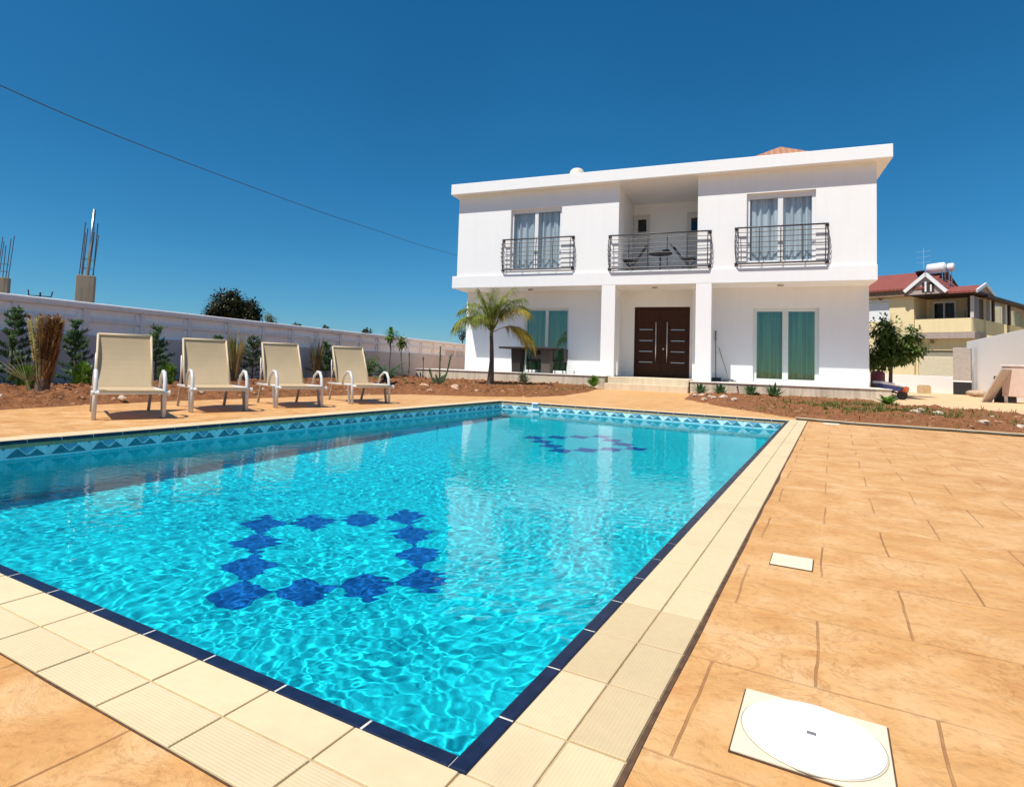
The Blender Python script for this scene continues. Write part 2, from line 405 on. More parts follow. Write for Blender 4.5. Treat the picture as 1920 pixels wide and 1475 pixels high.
# navy edge tiles and two rows of cream coping tiles
edge = MB(); edge_g = MB(); T = .2346
def runs(length, start=0.):
    n = int(length/T)+1; return [(start+k*T, min(start+(k+1)*T, start+length)) for k in range(n) if start+k*T < start+length-.01]
e0 = .036
for a0, a1 in runs(PW, 0):
    for b0, b1 in ((0, e0), (PL-e0, PL)):
        s0, s1 = max(a0+.002, e0 if a0 < e0 else 0), min(a1-.002, PW-e0 if a1 > PW-e0 else 99)
        if s1 > s0: pbox(edge, s0, s1, b0, b1, -.022, .004)
for b0, b1 in runs(PL, 0):
    for a0, a1 in ((0, e0), (PW-e0, PW)): pbox(edge, a0, a1, b0+.002, b1-.002, -.022, .0042)
ppart(edge, 'edge_tile', EDGE, bevel=.004)
g = MB()
for (a0, a1, b0, b1) in ((-CW, PW+CW, -CW, 0), (-CW, PW+CW, PL, PL+CW), (-CW, 0, 0, PL), (PW, PW+CW, 0, PL)): pbox(g, a0, a1, b0, b1, -.05, .001)
for (a0, a1, b0, b1) in ((0, PW, 0, e0), (0, PW, PL-e0, PL), (0, e0, e0, PL-e0), (PW-e0, PW, e0, PL-e0)): pbox(g, a0, a1, b0, b1, -.05, -.0225)
pale = MB()
for (a0, a1, b0, b1) in ((e0, PW-e0, .003, e0-.003), (e0, PW-e0, PL-e0+.003, PL-.003), (.003, e0-.003, .003, PL-.003), (PW-e0+.003, PW-.003, .003, PL-.003)): pbox(pale, a0, a1, b0, b1, -.0222, .0022)
ppart(g, 'grout_bed', GROUT); ppart(pale, 'white_grout', m_plain('white_grout', (.62,.60,.52), .9, .2, 30))
cop = MB(); gg = .0025
def tile(a0, a1, b0, b1, mi):
    cop.mi = mi; dz = rnd.uniform(-.0006, .0006); pbox(cop, a0+gg, a1-gg, b0+gg, b1-gg, -.02, .005+dz)
h2 = CW/2
for r_ in (0, 1):
    o0, o1 = r_*h2, (r_+1)*h2
    for a0, a1 in runs(PW+2*CW, -CW):
        tile(a0, a1, PL+o0, PL+o1, 0 if r_ else 3); tile(a0, a1, -o1, -o0, 0)
    for b0, b1 in runs(PL, 0):
        tile(-o1, -o0, b0, b1, 2 if 7.80 < b0 < 8.6 and (r_ or b0 < 8.3) else 1); tile(PW+o0, PW+o1, b0, b1, 1)
ppart(cop, 'coping', [COPA, COPB, DAMPB, COPS], bevel=.002)
m = MB()                                       # dark open joint between coping and deck
jo, ji = [], []
for k in range(241):
    b = -CW+(PL+2*CW)*k/240; wj = .006+.014*max(0, noise.noise(Vector((b*2.3, 3, 0)))+.35)*(1 if b > 5 else .5); ji.append(P(-CW+.001, b, .0022)); jo.append(P(-CW-wj, b, .0022))
for k in range(240): m.quad(ji[k], jo[k], jo[k+1], ji[k+1])
ppart(m, 'open_joint', GAP)
m = MB(); jo, ji = [], []
for k in range(161):
    a = -CW+(PW+2*CW)*k/160; wj = .0025+.006*max(0, noise.noise(Vector((a*3.1, 8, 0)))+.1); ji.append(P(a, PL+CW-.001, .0022)); jo.append(P(a, PL+CW+wj, .0022))
for k in range(160): m.quad(ji[k], ji[k+1], jo[k+1], jo[k])
ppart(m, 'open_joint', GAP)
m = MB(); c = Vector(P(4.03, .052, -.07)); m.obox(c, Vector((EX[0],EX[1],0))*.075, Vector((EY[0],EY[1],0))*.012, (0,0,.05)); m.obox(c+Vector((0,0,.075)), Vector((EX[0],EX[1],0))*.06, Vector((EY[0],EY[1],0))*.05, (0,0,.012))
ppart(m, 'skimmer_mouth', PVC, bevel=.006)

# water: a really rippled sheet, so refraction, reflections and caustics are computed, not painted
nx, ny = 470, 880
rg = np.random.default_rng(5)
Xa, Yb = np.meshgrid(np.linspace(i0, i1, nx), np.linspace(j0, j1, ny)); Z = np.zeros_like(Xa)
Xd = Xa+.10*np.sin(2.1*Yb+.7)+.07*np.sin(3.3*Xa-1.7*Yb)+.03*np.sin(9*Yb+4*Xa); Yd = Yb+.10*np.sin(1.9*Xa+2.1)+.07*np.sin(2.9*Yb+1.3*Xa)+.03*np.sin(8*Xa-5*Yb)
for i in range(130):
    lam = math.exp(rg.uniform(math.log(.036), math.log(.36))); th = rg.normal(.5, 1.4); k = 2*math.pi/lam
    Z += lam*(.00066 if lam < .13 else .00026)*rg.uniform(.5, 1.3)*np.sin(k*(Xd*math.cos(th)+Yd*math.sin(th))+rg.uniform(0, 6.28))
Z *= .34+.40*np.clip((Yb-2.0)/6.5, 0, 1)
Pw = np.stack([FR[0]-EX[0]*Xa-EY[0]*Yb, FR[1]-EX[1]*Xa-EY[1]*Yb, Z+ZW], -1).reshape(-1, 3)
idx = np.arange(nx*ny).reshape(ny, nx)
ff = np.stack([idx[:-1,:-1], idx[:-1,1:], idx[1:,1:], idx[1:,:-1]], -1).reshape(-1, 4)
me = bpy.data.meshes.new('water'); me.vertices.add(nx*ny); me.vertices.foreach_set('co', Pw.astype(np.float32).ravel())
me.loops.add(ff.size); me.loops.foreach_set('vertex_index', ff.astype(np.int32).ravel()); me.polygons.add(len(ff)); me.polygons.foreach_set('loop_start', np.arange(0, ff.size, 4, dtype=np.int32))
me.update(calc_edges=True); me.polygons.foreach_set('use_smooth', [True]*len(ff)); me.materials.append(WATER)
water = bpy.data.objects.new('water', me); COL.objects.link(water)
if me.polygons[0].normal.z < 0: me.flip_normals()
struct(water)
water.cycles.is_caustics_caster = True
for o in [floor_, walls_]+motif: o.cycles.is_caustics_receiver = True

# ------------------------------------------------------------------ terraces and entrance step
TZ, TR = .405, .345
PLINTH = m_stucco('cream_plinth', (.66, .57, .43), .25); TERR = m_stucco('terrace_floor', (.74, .70, .62), .1)
m = MB(); m.mi = 0; m.box(-1.0, 5.78, -.6, 1.17, -.05, TZ-.02); m.mi = 1; m.box(-1.03, 5.80, -.63, 1.17, TZ-.02, TZ); m.box(5.80, 5.86, 0.0, 1.17, TZ-.02, TZ)
struct(m.build('terrace', [PLINTH, TERR], bevel=.006))
m = MB(); m.mi = 0; m.box(8.32, 13.2, -.6, 1.17, -.05, TR-.02); m.mi = 1; m.box(8.29, 13.42, -.63, 1.17, TR-.02, TR); m.mi = 0; m.box(13.2, 13.40, -.6, 1.17, -.05, TR-.02)
struct(m.build('terrace', [PLINTH, TERR], bevel=.006))
m = MB(); m.box(5.87, 8.28, -.60, 1.9, -.05, .385)
m.box(5.83, 8.285, -.98, -.605, -.05, .195)
tag(m.build('entrance_step', m_stucco('cream_step', (.72, .60, .42), .12), bevel=.008), 'pair of broad cream steps leading up to the dark double door', 'steps')
m = MB(); m.tube([(9.62,-.57,.24), (9.62,-.70,.235)], .022, 10); tag(m.build('drain_spout', BLACK), 'short dark drain spout poking from the right terrace front', 'pipe')

# ------------------------------------------------------------------ villa
villa = thing('villa', 'white two storey flat roofed villa with three dark balcony railings', 'house', (6.6, 5, 0))
VI = Matrix.Translation(-Vector(villa.location))
def vp(m, name, mats, parent=None, **k):
    o = m.build(name, mats, parent or villa, **k)
    o.matrix_parent_inverse = VI if parent is None else Matrix.Identity(4)
    return o
def wall_grid(m, x0, x1, z0, z1, y, th, holes):
    xs = sorted({x0, x1}|{h[0] for h in holes}|{h[1] for h in holes}); zs = sorted({z0, z1}|{h[2] for h in holes}|{h[3] for h in holes})
    xs = [x for x in xs if x0 <= x <= x1]; zs = [z for z in zs if z0 <= z <= z1]
    for i in range(len(xs)-1):
        for j in range(len(zs)-1):
            cx, cz = (xs[i]+xs[i+1])/2, (zs[j]+zs[j+1])/2
            if any(h[0] < cx < h[1] and h[2] < cz < h[3] for h in holes): continue
            m.quad((xs[i],y,zs[j]), (xs[i+1],y,zs[j]), (xs[i+1],y,zs[j+1]), (xs[i],y,zs[j+1]))
    for a, b, c, d in holes:
        m.quad((a,y,c), (a,y,d), (a,y+th,d), (a,y+th,c)); m.quad((b,y,c), (b,y+th,c), (b,y+th,d), (b,y,d))
        if d < z1-1e-4: m.quad((a,y,d), (b,y,d), (b,y+th,d), (a,y+th,d))
        if c > z0+1e-4: m.quad((a,y,c), (a,y+th,c), (b,y+th,c), (b,y,c))
ZB0, ZB1, ZR0, ZR1 = 3.343, 3.779, 6.707, 7.087
WL = (2.20, 4.05, 3.92, 6.08); WR = (9.83, 11.68, 3.92, 6.05); RC = (5.98, 8.43, 3.83, 6.707)
# upper storey
m = MB(); wall_grid(m, .166, 13.185, ZB1, ZR0, .048, .22, [WL, WR])
m2 = MB(); wall_grid(m2, .166, 13.185, ZB1, ZR0, .048, .22, [WL, WR, RC])
m2.quad((.166,.048,ZB1), (.166,.048,ZR0), (.166,10,ZR0), (.166,10,ZB1)); m2.quad((13.185,.048,ZB1), (13.185,10,ZB1), (13.185,10,ZR0), (13.185,.048,ZR0)); m2.quad((.166,10,ZB1), (.166,10,ZR0), (13.185,10,ZR0), (13.185,10,ZB1))
# balcony recess behind the middle railing
m2.quad((5.98,.268,3.83), (5.98,.268,6.70), (5.98,2.85,6.70), (5.98,2.85,3.83)); m2.quad((8.43,.268,3.83), (8.43,2.85,3.83), (8.43,2.85,6.70), (8.43,.268,6.70))
m2.quad((5.98,2.85,3.83), (5.98,2.85,6.70), (8.43,2.85,6.70), (8.43,2.85,3.83)); m2.quad((5.98,.268,3.835), (8.43,.268,3.835), (8.43,2.85,3.835), (5.98,2.85,3.835)); m2.quad((5.98,.05,6.7), (5.98,2.85,6.7), (8.43,2.85,6.7), (8.43,.05,6.7))
vp(m2, 'upper_wall', WHITE)
m = MB(); m.box(0, 13.2, 0, 9.95, ZB0, ZB1); vp(m, 'floor_band', WHITE, bevel=.012)
m = MB(); m.box(-.034, 13.525, -.26, 10.35, ZR0, ZR1); vp(m, 'roof_slab', WHITE, bevel=.014)
m = MB(); apx = (10.98, 5, 9.11); bs = [(9.95,4.,8.46), (12.0,4.,8.46), (12.0,6.,8.46), (9.95,6.,8.46)]
for k in range(4): m.quad(bs[k], bs[(k+1) % 4], apx)
m.quad(*[(x,y,7.09) for x,y,z in bs][::-1])
for k in range(4):
    a, b = bs[k], bs[(k+1) % 4]; m.quad((a[0],a[1],7.09), (b[0],b[1],7.09), b, a)
vp(m, 'tiled_roof', ROOFTAN)
# ground storey
GL = (2.41, 4.06, TZ+.02, 2.71); GR = (10.05, 11.89, TR+.03, 2.70)
m = MB(); wall_grid(m, .07, 5.86, TZ-.05, ZB0, 1.19, .2, [GL]); wall_grid(m, 8.24, 13.187, TR-.05, ZB0, 1.19, .2, [GR])
DR = (6.27, 8.11, .385, 2.80)
wall_grid(m, 5.86, 8.24, .38, ZB0, 1.75, .2, [DR])
m.quad((5.86,1.19,.355), (5.86,1.75,.355), (5.86,1.75,ZB0), (5.86,1.19,ZB0)); m.quad((8.24,1.19,.295), (8.24,1.19,ZB0), (8.24,1.75,ZB0), (8.24,1.75,.295))
m.quad((.07,1.19,-.02), (.07,1.19,ZB0), (.07,10,ZB0), (.07,10,-.02)); m.quad((13.187,1.19,-.02), (13.187,10,-.02), (13.187,10,ZB0), (13.187,1.19,ZB0)); m.quad((.07,10,-.02), (.07,10,ZB0), (13.187,10,ZB0), (13.187,10,-.02))
vp(m, 'ground_wall', WHITE)
for x0, x1, z in ((5.477, 5.928, TZ), (8.407, 8.867, TR)):
    m = MB(); m.box(x0, x1, .004, .46, z-.03, ZB0+.005); vp(m, 'column', WHITE, bevel=.012)
for k, (x, y) in enumerate(((10.79, .6), (7.1, .6), (2.81, .6))):
    m = MB(); m.lathe((x, y, ZB0-.055), [(.05,0), (.085,.012), (.095,.035), (.095,.06)], 16); vp(m, 'ceiling_light', m_plain('lamp_glass', (.42, .40, .36), .4))

def curtain(x0, x1, z0, z1, y, per, amp):
    m = MB(); n = int((x1-x0)/.02); pts = []
    ph = rnd.uniform(0, 6)
    for i in range(n+1):
        x = x0+(x1-x0)*i/n
        pts.append((x, y+amp*(math.sin(x*6.283/per+ph)+.5*math.sin(x*6.283/per*1.7+ph*2))))
    for i in range(n): m.quad((*pts[i], z0), (*pts[i+1], z0), (*pts[i+1], z1), (*pts[i], z1))
    return m
def window(h, y, frame_m, glass_m, curt_m, fw, shutter=.0):
    x0, x1, z0, z1 = h; xm = (x0+x1)/2; yf = y+.10
    f = MB(); f.box(x0, x0+fw, yf, yf+.08, z0, z1); f.box(x1-fw, x1, yf, yf+.08, z0, z1)
    f.box(x0+fw, x1-fw, yf, yf+.08, z1-fw-shutter, z1); f.box(x0+fw, x1-fw, yf, yf+.08, z0, z0+fw); f.box(xm-fw*.75, xm+fw*.75, yf-.012, yf+.075, z0+fw, z1-fw-shutter)
    w = vp(f, 'window', frame_m, bevel=.005)
    for a, b in ((x0+fw, xm-fw*.75), (xm+fw*.75, x1-fw)):
        p = MB(); p.box(a, b, yf+.03, yf+.036, z0+fw, z1-fw-shutter); vp(p, 'pane', glass_m, w)
    vp(curtain(x0+.01, x1-.01, z0+.01, z1-.01, y+.26, .21, .038), 'curtain', curt_m, w, smooth=True)
    d = MB(); d.box(x0-.1, x1+.1, y+.34, y+.36, z0-.1, z1+.1); vp(d, 'dark_room_sheet', SHADOWED, w)  # dark sheet behind the curtain, coloured as an unlit room
    return w
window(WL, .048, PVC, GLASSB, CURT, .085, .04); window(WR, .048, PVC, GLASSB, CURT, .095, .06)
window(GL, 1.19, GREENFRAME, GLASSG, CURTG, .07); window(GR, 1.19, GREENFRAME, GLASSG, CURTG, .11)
# recess doors with small dark lights
for x0, x1, hx0, hx1, hz0, hz1 in ((5.99, 6.58, 6.16, 6.46, 5.67, 6.13), (7.88, 8.42, 8.02, 8.32, 5.62, 6.08)):
    f = MB(); wall_grid(f, x0, x1, 3.84, 6.29, 2.80, .03, [(hx0, hx1, hz0, hz1)]); d = vp(f, 'balcony_door', m_plain('off_white_door', (.62, .60, .57), .5))
    p = MB(); p.box(hx0+.002, hx1-.002, 2.815, 2.825, hz0+.002, hz1-.002); vp(p, 'door_light', DARKGL, d)
    p = MB(); p.box(hx0, hx1, 2.832, 2.84, hz0, hz1); vp(p, 'dark_pane_back', SHADOWED, d)  # dark sheet behind the pane, interior shade as its colour
# double entrance door
fr = MB(); x0, x1, z0, z1 = DR; y = 1.80
fr.box(x0+.002, x0+.07, y-.03, y+.06, z0, z1-.002); fr.box(x1-.07, x1-.002, y-.03, y+.06, z0, z1-.002); fr.box(x0+.07, x1-.07, y-.03, y+.06, z1-.09, z1-.002)
door = vp(fr, 'front_door', WOOD, bevel=.006); xm = (x0+x1)/2
for sgn in (-1, 1):
    l = MB(); a, b = (x0+.072, xm-.003) if sgn < 0 else (xm+.003, x1-.072)
    zz = [z0+.01, .90, 1.27, 1.64, 2.02, z1-.092]
    for i in range(5): l.box(a, b, y+.0, y+.045, zz[i]+(.012 if i else 0), zz[i+1]-(.012 if i < 4 else 0))
    l.box(a, b, y+.02, y+.05, z0+.01, z1-.092)
    lf = vp(l, 'door_leaf', WOOD, door, bevel=.004)
    for z in zz[1:5]: ins = MB(); ins.box(a+(.10 if sgn < 0 else .30), b-(.30 if sgn < 0 else .10), y+.008, y+.022, z-.011, z+.011); vp(ins, 'steel_inlay', STEEL, door)
    hd = MB(); hx = xm+sgn*.185; hd.tube([(hx, y-.07, .92), (hx, y-.07, 2.28)], .022, 10); hd.tube([(hx,y-.07,1.02), (hx,y+.01,1.02)], .012, 8); hd.tube([(hx,y-.07,2.16), (hx,y+.01,2.16)], .012, 8)
    vp(hd, 'handle', STEEL, door, smooth=True)
k = MB(); k.lathe((0,0,0), [(.03,0), (.03,.012)], 14); ko = vp(k, 'lock', STEEL, door); ko.rotation_euler = (R(90), 0, 0); ko.location = (xm+.06, y+.0, 1.36)
d = MB(); d.box(x0-.05, x1+.05, 1.96, 1.98, z0, z1+.05); vp(d, 'dark_hall_sheet', SHADOWED, door)  # dark sheet behind the leaves, coloured as the unlit hall
# bowed balcony railings
def bow(t): return .06*math.sin(math.pi*(.12+.88*t))**1.0
def railing(x0, x1, z0, z1, y0, depth):
    zt = z1; zb = z0+.05; n = 7
    fr = MB(); yo = y0-depth
    fr.tube([(x0,y0,zt), (x0,yo+.03,zt), (x0+.03,yo,zt), (x1-.03,yo,zt), (x1,yo+.03,zt), (x1,y0,zt)], .024, 8)
    r = vp(fr, 'balcony_railing', IRON, smooth=True)
    b = MB(); b.tube([(x0,y0,zb), (x0,yo+.03,zb), (x0+.03,yo,zb), (x1-.03,yo,zb), (x1,yo+.03,zb), (x1,y0,zb)], .027, 8); vp(b, 'bottom_rail', IRON, r)
    for i in range(1, n):
        t = i/n; z = zt+(zb-zt)*t; o = bow(t); rr = MB()
        rr.tube([(x0-o*.7,y0,z), (x0-o*.7,yo-o+.03,z), (x0-o*.7+.03,yo-o,z), (x1+o*.7-.03,yo-o,z), (x1+o*.7,yo-o+.03,z), (x1+o*.7,y0,z)], .0105, 6); vp(rr, 'rail', IRON, r)
    nb = max(3, round((x1-x0)/.62))
    for i in range(nb+1):
        x = x0+.05+(x1-x0-.1)*i/nb; po = MB()
        po.tube([(x, yo-bow(j/8) if 0 < j < 8 else yo, zt+(zb-zt)*j/8) for j in range(9)], .014, 6); vp(po, 'post', IRON, r)
    for x, s in ((x0, -1), (x1, 1)):
        po = MB(); po.tube([(x+s*bow(j/8)*.7 if 0 < j < 8 else x, y0-depth*.45, zt+(zb-zt)*j/8) for j in range(9)], .012, 6); vp(po, 'post', IRON, r)
    for x in (x0, x1):
        for z in (zb, zt): br = MB(); br.box(x-.05, x+.05, y0-.02, y0+.005, z-.045, z+.045); vp(br, 'wall_bracket', IRON, r)
railing(1.96, 4.47, 3.90, 5.00, .045, .13); railing(5.71, 8.79, 3.83, 4.955, .045, .13); railing(9.55, 11.96, 3.86, 4.99, .045, .13)
m = MB(); m.tube([(13.32, 3.2, 3.78), (13.32, 3.2, 4.52)], .075, 10); m.tube([(13.32,3.2,4.50), (13.32,3.2,4.58)], [.10,.10], 10); m.bar((13.18,3.2,4.0), (13.32,3.2,4.0), .03, .05)
vp(m, 'flue_pipe', BLACK)
# roof tank
m = MB(); m.lathe((3.21, 5, 8.35), [(.31,0), (.32,.42), (.29,.55), (.21,.64), (.09,.685), (.03,.69)], 24)
rt = thing('roof_tank', 'cream rounded tank top just showing over the left roof edge', 'tank', (3.21, 5, 7.087))
o = m.build('tank_body', m_plain('cream_tank', (.70, .62, .48), .5), rt, smooth=True); o.matrix_parent_inverse = Matrix.Translation(-Vector(rt.location))
m = MB()
for a in range(4): m.bar((3.21+.28*math.cos(a*1.571+.78), 5+.28*math.sin(a*1.571+.78), 7.088), (3.21+.28*math.cos(a*1.571+.78), 5+.28*math.sin(a*1.571+.78), 8.36), .05, .05)
o = m.build('tank_stand', STEEL, rt); o.matrix_parent_inverse = Matrix.Translation(-Vector(rt.location))

# ------------------------------------------------------------------ balcony furniture
def folding_chair(x, y, z, rz, label, lean=.34):
    c = thing('balcony_chair', label, 'chair', (x, y, z), rz, 'dark chairs on the middle balcony')
    m = MB()
    for s in (-.2, .2):
        m.tube([(s,-.22,0), (s,.20,.46), (s,.20+lean,.95)], .016, 6); m.tube([(s,.26,0), (s,-.20,.44)], .016, 6)
    m.build('frame', IRON, c)
    m = MB(); m.box(-.22, .22, -.22, .2, .435, .465); m.build('seat', BLACK, c, bevel=.006)
    m = MB(); m.obox((0,.21+lean*.55,.74), (.21,0,0), (0,.012,0), Vector((0,lean,.49)).normalized()*.20); m.build('backrest', BLACK, c, bevel=.006)
    return c
folding_chair(6.22, .95, 3.836, R(-84), 'dark chair at the left end of the middle balcony'); folding_chair(8.10, .95, 3.836, R(80), 'dark chair leaning back at the right end of the middle balcony')
t = thing('balcony_table', 'small round dark table between two chairs on the middle balcony', 'table', (7.2, 1.0, 3.836))
m = MB(); m.lathe((0,0,.64), [(.36,0), (.385,.012), (.385,.03), (.37,.04)], 28); m.build('tabletop', BLACK, t)
m = MB(); m.tube([(0,0,.02), (0,0,.64)], .028, 8); m.build('stem', IRON, t)
m = MB()
for a in range(3): m.bar((0,0,.03), (.28*math.cos(a*2.1), .28*math.sin(a*2.1), .012), .03, .024)
m.build('foot', IRON, t)
m = MB(); m.lathe((7.38, 1.0, 4.516), [(.03,0), (.11,.05), (.13,.10), (.12,.10)], 16); tag(m.build('bowl', BLACK, smooth=True), 'dark bowl on the small balcony table', 'bowl')

# ------------------------------------------------------------------ dining table on the left terrace, chairs behind it
RATTAN = m_plain('dark_rattan', (.028, .019, .016), .6, .4, 60, .6); LITPED = m_plain('sunlit_rattan', (.10, .08, .062), .7, .35, 60, .6)  # the paler rattan copy has sunlight put into its colour
t = thing('dining_table', 'long dark brown table with two thick pedestals on the left terrace', 'table', (3.02, .30, TZ))
m = MB(); m.box(-1.05, 1.05, -.45, .45, .80, .87); m.build('tabletop', RATTAN, t, bevel=.012)
for x, mm in ((-.49, RATTAN), (.58, LITPED)):
    m = MB(); b, tt = .15, .18; n = len(m.v)
    m.v += [(x-b,-.2,0), (x+b,-.2,0), (x+b,.2,0), (x-b,.2,0), (x-tt,-.24,.798), (x+tt,-.24,.798), (x+tt,.24,.798), (x-tt,.24,.798)]
    for f in ((0,3,2,1), (4,5,6,7), (0,1,5,4), (1,2,6,5), (2,3,7,6), (3,0,4,7)): m.f.append(f); m.m.append(0)
    o = m.build('pedestal', mm, t, bevel=.01)
    if mm is LITPED: o['label'] = 'pedestal with sunlight in its greyish brown'
ch0 = None
for k, (x, y, lab) in enumerate(((2.98, .90, 'dark dining chair behind the table, between its pedestals'), (3.92, .62, 'dark dining chair at the right end of the long table'))):
    if k == 0:
        c = ch0 = thing('dining_chair', lab, 'chair', (x, y, TZ), R(180), 'dark chairs around the terrace table')
        m = MB(); m.box(-.23, .23, -.23, .23, .40, .46); m.build('seat', RATTAN, c, bevel=.012)
        m = MB(); m.box(-.23, .23, -.245, -.21, .47, .84); m.build('backrest', RATTAN, c, bevel=.01)
        for sx in (-.2, .2):
            for sy in (-.2, .2): m = MB(); m.tube([(sx,sy,0), (sx,sy,.40)], .018, 8); m.build('leg', IRON, c)
    else:
        c = copy_tree(ch0); c.location = (x, y, TZ); c['label'] = lab; c.rotation_euler = (0, 0, R(90))

# ------------------------------------------------------------------ broom corner by the right column
b = thing('broom', 'upright long handled broom with dark head leaning beside the right column', 'broom', (8.97, 1.02, TR))
m = MB(); m.tube([(0,.02,0.05), (-.02,.13,1.55)], .016, 8); m.tube([(-.02,.13,1.30), (-.02,.135,1.62)], .024, 8); m.build('handle', m_plain('grey_broom_pole', (.17, .17, .19), .5), b)
m = MB(); m.obox((0,.0,.06), (.16,.02,0), (0,.04,0), (0,0,.06)); m.build('brush', BLACK, b, bevel=.01)
b = thing('mop', 'thin slanting mop with dark floppy head on the right terrace', 'mop', (9.32, .92, TR))
m = MB(); m.tube([(.05,0,.06), (-.28,.22,1.1)], .011, 8); m.build('handle', m_plain('tan_pole', (.30, .22, .14), .6), b)
m = MB()
for i in range(60):
    a = rnd.uniform(0, 6.28); m.blade((.05+.03*math.cos(a), .03*math.sin(a), .09), (math.cos(a), .5*math.sin(a), -.1), rnd.uniform(.12,.3), .03, .25)
m.build('mop_head', m_plain('dark_mop', (.07,.06,.06), .9), b)

# ------------------------------------------------------------------ sun loungers
def lounger(label):
    L = thing('sun_lounger', label, 'sun lounger', group='beige sling sun loungers beside the pool')
    for s in (-1, 1):
        y = .34*s
        m = MB(); m.tube([(.045,y,.0), (.03,y,.26), (-.005,y,.40), (-.07,y,.475), (-.17,y,.485), (-.30,y,.42), (-.36,y,.29)], [.022,.023,.023,.022,.020,.018,.016], 10); m.build('armrest', ALU, L, smooth=True)
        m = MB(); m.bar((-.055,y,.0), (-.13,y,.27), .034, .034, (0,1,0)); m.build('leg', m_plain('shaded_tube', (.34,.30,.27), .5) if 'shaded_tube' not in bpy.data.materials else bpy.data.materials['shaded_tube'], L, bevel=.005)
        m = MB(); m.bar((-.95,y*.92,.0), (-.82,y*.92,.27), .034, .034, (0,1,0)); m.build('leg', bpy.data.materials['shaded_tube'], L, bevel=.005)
    m = MB()
    for s in (-1, 1):
        y = .315*s; m.tube([(.10,y,.268), (0,y,.285), (-.62,y,.275), (-1.0,y,.27)], .018, 8)
    m.tube([(.10,-.36,.268), (.10,.36,.268)], .017, 8); m.tube([(-.82,-.33,.26), (-.82,.33,.26)], .014, 8); 
    bm_ = MB()
    for s in (-1, 1): bm_.tube([(-.64,.30*s,.285), (-.955,.292*s,.875)], .014, 8)
    bm_.tube([(-.955,-.292,.875), (-.955,.292,.875)], .014, 8); bm_.build('back_frame', BEIGET, L, smooth=True)
    m.tube([(-.95,-.30,.66), (-.90,-.30,.27)], .010, 6); m.tube([(-.95,.30,.66), (-.90,.30,.27)], .010, 6); m.tube([(-.80,-.3,.60), (-.96,-.3,.30)], .01, 6); m.tube([(-.80,.3,.60), (-.96,.3,.30)], .01, 6)
    m.build('frame', ALU, L, smooth=True)
    m = MB(); n = 8
    for i in range(n):
        t0, t1 = i/n, (i+1)/n
        def sp(t, s): return (.115-.755*t, .31*s, .293-.03*math.sin(math.pi*t)*.6+.002)
        def sm(t): return (.115-.755*t, 0, .293-.028-.02*math.sin(math.pi*t))
        m.quad(sp(t0,-1), sp(t0,1), sp(t1,1), sp(t1,-1))
    o = m.build('seat', SLING, L); sd = o.modifiers.new('solid', 'SOLIDIFY'); sd.thickness = .022
    m = MB(); n = 10
    for i in range(n):
        t0, t1 = i/n, (i+1)/n
        def bp(t, s): return (-.645-.325*t-.035*math.sin(math.pi*t), s*(.312-.012*t), .292+.60*t-.012*math.sin(math.pi*t))
        m.quad(bp(t0,-1), bp(t0,1), bp(t1,1), bp(t1,-1))
    o = m.build('backrest', SLING, L); sd = o.modifiers.new('solid', 'SOLIDIFY'); sd.thickness = .018; sd.offset = 0
    for s in (-1, 1):
        m = MB(); m.tube([(.10,.36*s,.268), (.10,.385*s,.268)], .026, 12); m.build('end_cap', m_plain('white_cap', (.75,.72,.66), .4) if 'white_cap' not in bpy.data.materials else bpy.data.materials['white_cap'], L)
    return L
labs = ['sun lounger nearest the dry wrapped palm, seen almost square on', 'second sun lounger from the dry wrapped palm', 'third sun lounger, between the second one and the farthest one', 'farthest sun lounger, next to the dark cycad']
l0 = lounger(labs[0])
l0.scale = (1, .91, 1)
for k, (x, y, hd) in enumerate(((3.93, -15.10, -31), (3.92, -13.94, -30), (4.14, -12.78, -31), (4.41, -11.47, -31))):
    o = l0 if k == 0 else copy_tree(l0); o.location = (x, y, .002); o.rotation_euler = (0, 0, R(hd)); o['label'] = labs[k]

# ------------------------------------------------------------------ soil beds
def in_poly(x, y, poly):
    r = False; n = len(poly)
    for i in range(n):
        x1, y1 = poly[i]; x2, y2 = poly[(i+1) % n]
        if (y1 > y) != (y2 > y) and x < (x2-x1)*(y-y1)/(y2-y1)+x1: r = not r
    return r
def dist_poly(x, y, poly):
    best = 1e9; n = len(poly)
    for i in range(n):
        x1, y1 = poly[i]; x2, y2 = poly[(i+1) % n]; dx, dy = x2-x1, y2-y1
        t = max(0, min(1, ((x-x1)*dx+(y-y1)*dy)/(dx*dx+dy*dy+1e-12))); best = min(best, math.hypot(x-x1-t*dx, y-y1-t*dy))
    return best
HEIGHTS = []
def soil_h(x, y, poly, hmax, seed):
    d = dist_poly(x, y, poly)
    e = 1-math.exp(-d/.22)
    q = noise.noise(Vector((x*2.2, y*2.2, seed)))*.05+noise.noise(Vector((x*6, y*6, seed+3)))*.06+abs(noise.noise(Vector((x*11, y*11, seed+9))))*(.085 if seed < 5 else .045)
    return -.012+e*(hmax+q*1.2)
